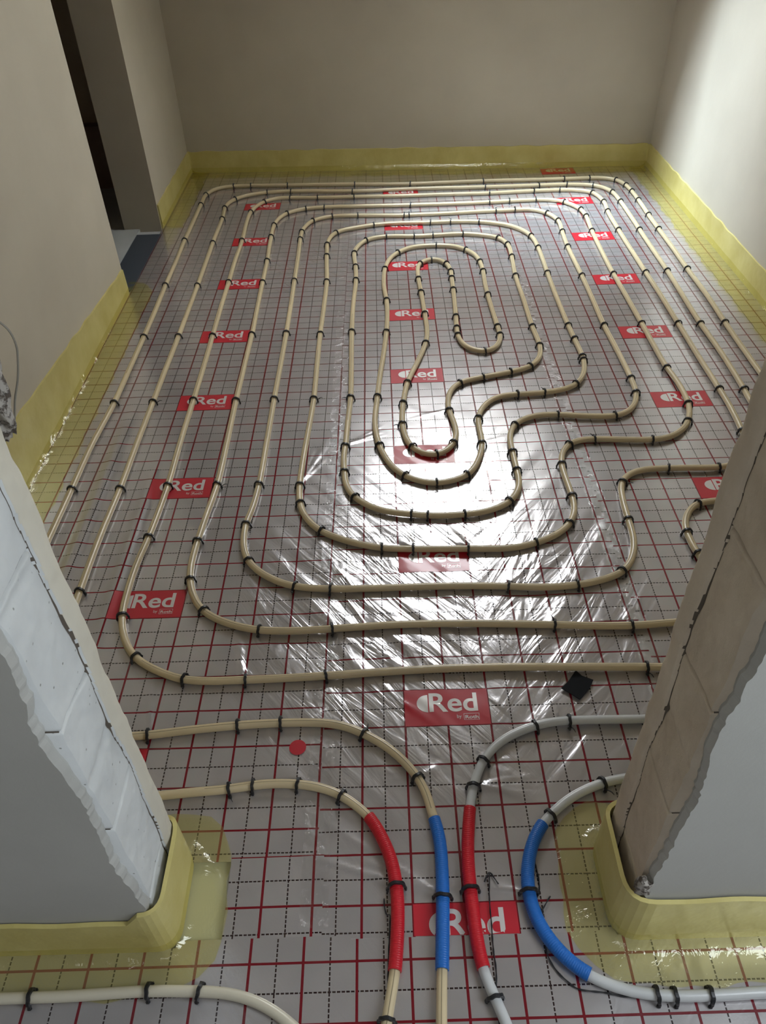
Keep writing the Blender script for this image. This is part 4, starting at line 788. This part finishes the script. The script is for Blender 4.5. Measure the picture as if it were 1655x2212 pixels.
for n_, (k, x, y, ang, run) in enumerate(DATA['clips']):
    P = PATH[k]; d = np.hypot(P[:, 0] - x, P[:, 1] - y); i = int(np.argmin(d))
    a = P[max(i - 2, 0)]; c = P[min(i + 2, len(P) - 1)]; ang = math.atan2(c[1] - a[1], c[0] - a[0])
    near_s = [s_ for s_, q in SLV.items() if math.hypot(q[0] - x, q[1] - y) < 0.045] if y < -0.33 and -0.1 < x < 0.27 else []
    if near_s:
        me = CS; lab = 'black clip holding down the ' + near_s[0]
    else:
        cnt[(k, run)] = cnt.get((k, run), 0) + 1
        me = CM[(0, 0, 1, 0, 1, 2)[n_ % 6] if y < 1.6 else 0]
        st = START[run] if k == 'A' else STN[k]
        lab = 'black clip on the %s, %s from the %s' % (RUNS[k][run], ORD[cnt[(k, run)]], st)
    if y < 1.6:
        o = bpy.data.objects.new('pipe_clip', None); COL.objects.link(o); o.empty_display_size = 0.02
        for pn, pm in (('band', me[0]), ('barb', me[1]), ('barb', me[2])):
            c_ = bpy.data.objects.new(pn, pm); COL.objects.link(c_); c_.parent = o
    else:
        o = bpy.data.objects.new('pipe_clip', me[3]); COL.objects.link(o)
    jit = random.uniform(-0.16, 0.16)
    o.location = (P[i][0], P[i][1], 0.0 if not near_s else 0.003)
    o.rotation_euler = (0, random.uniform(-0.10, 0.10), ang + jit + (math.pi if n_ % 2 else 0))
    o['label'] = lab; o['category'] = 'clip'; o['group'] = 'black clips pinning the pipes to the floor'

# thin black strands lying on the foil
def strand(paths, label, r=0.0014):
    V = []; F = []
    for p in paths:
        q = catmull(p, 0.004); z = relief(q[:, 0], q[:, 1]) + 0.0052 + 0.0006 * np.sin(np.arange(len(q)) * .6)
        me = tube('s', np.column_stack([q, z]), r * (1 + 0.25 * np.sin(np.arange(len(q)) * 1.1)), 6, True, False)
        b0 = len(V); V += [tuple(v.co) for v in me.vertices]; F += [tuple(i + b0 for i in f.vertices) for f in me.polygons]
        bpy.data.meshes.remove(me)
    link('plastic_strand', mesh('plastic_strand', V, F, True), [M['black']], label=label, category='strand', group='thin black strands lying on the foil')
strand([[(-0.056, -0.39), (-0.055, -0.408), (-0.050, -0.421), (-0.046, -0.419), (-0.046, -0.44), (-0.047, -0.458), (-0.050, -0.507), (-0.052, -0.56)]], 'thin black hooked strand beside the left red sleeve')
strand([[(0.143, -0.364), (0.155, -0.345), (0.170, -0.369)], [(0.155, -0.345), (0.149, -0.40), (0.148, -0.438), (0.146, -0.487), (0.147, -0.517), (0.143, -0.56)]], 'thin black strand with a barbed arrow tip beside the right red sleeve')
strand([[(0.249, -0.329), (0.251, -0.362), (0.247, -0.388), (0.240, -0.40), (0.247, -0.421), (0.249, -0.441), (0.243, -0.485), (0.246, -0.504), (0.257, -0.526), (0.269, -0.54), (0.290, -0.556), (0.331, -0.562), (0.371, -0.57), (0.392, -0.571)], [(0.247, -0.421), (0.257, -0.408), (0.268, -0.394)]],
       'long thin black strand curling beside the curved blue sleeve')

# black felt square
P4 = [(0.380, 0.090), (0.402, 0.111), (0.425, 0.141), (0.437, 0.124), (0.462, 0.111), (0.447, 0.086), (0.418, 0.056), (0.398, 0.075)]
b = MB(); b.prism(P4[::-1], 0.0042, 0.0068)
link('felt_square', b.build('felt_square'), [M['rubber']], label='small matt black square lying tilted on the foil near the right jamb', category='patch')

# slate coloured board in the left door opening, with the loose foil edge beside it
b = MB(); b.box(LX - 0.115, LX + 0.012, 2.385, 3.05, -0.008, 0.0045)
link('threshold_board', b.build('threshold_board'), [M['slate']], label='dark slate board lying in the left door opening', category='board')

# rough mortar lump with a cable, on the room side of the left wall stub
bm = bmesh.new(); bmesh.ops.create_icosphere(bm, subdivisions=5, radius=1.0)
V = np.array([v.co[:] for v in bm.verts])
nz = vnoise(V[:, 0] * 3 + V[:, 2] * 2, V[:, 1] * 3 + V[:, 2] * 5, 81) + 0.5 * vnoise(V[:, 0] * 9, V[:, 2] * 11 + V[:, 1] * 7, 82)
V2 = V * (1 + 0.22 * nz[:, None])
for v, q in zip(bm.verts, V2): v.co = (DL - 0.022 + q[0] * 0.040, PF + 0.008 + q[1] * 0.026, 1.185 + q[2] * 0.155)
me = bpy.data.meshes.new('mortar_lump'); bm.to_mesh(me); bm.free()
me.polygons.foreach_set('use_smooth', [True] * len(me.polygons))
link('mortar_lump', me, [M['mortar']], label='rough speckled grey mortar lump on the edge of the left doorway jamb', category='mortar')
cb = catmull([(-0.50, -0.262, 1.30), (-0.465, -0.262, 1.225), (-0.436, -0.262, 1.192), (-0.4275, -0.262, 1.179), (-0.4265, -0.261, 1.160), (-0.431, -0.26, 1.143), (-0.440, -0.26, 1.117), (-0.451, -0.262, 1.092), (-0.458, -0.268, 1.067)], 0.004)
link('cable', tube('cable', cb, 0.0012, 8), [M['cable']], label='thin grey cable looping out beside the mortar lump', category='cable')
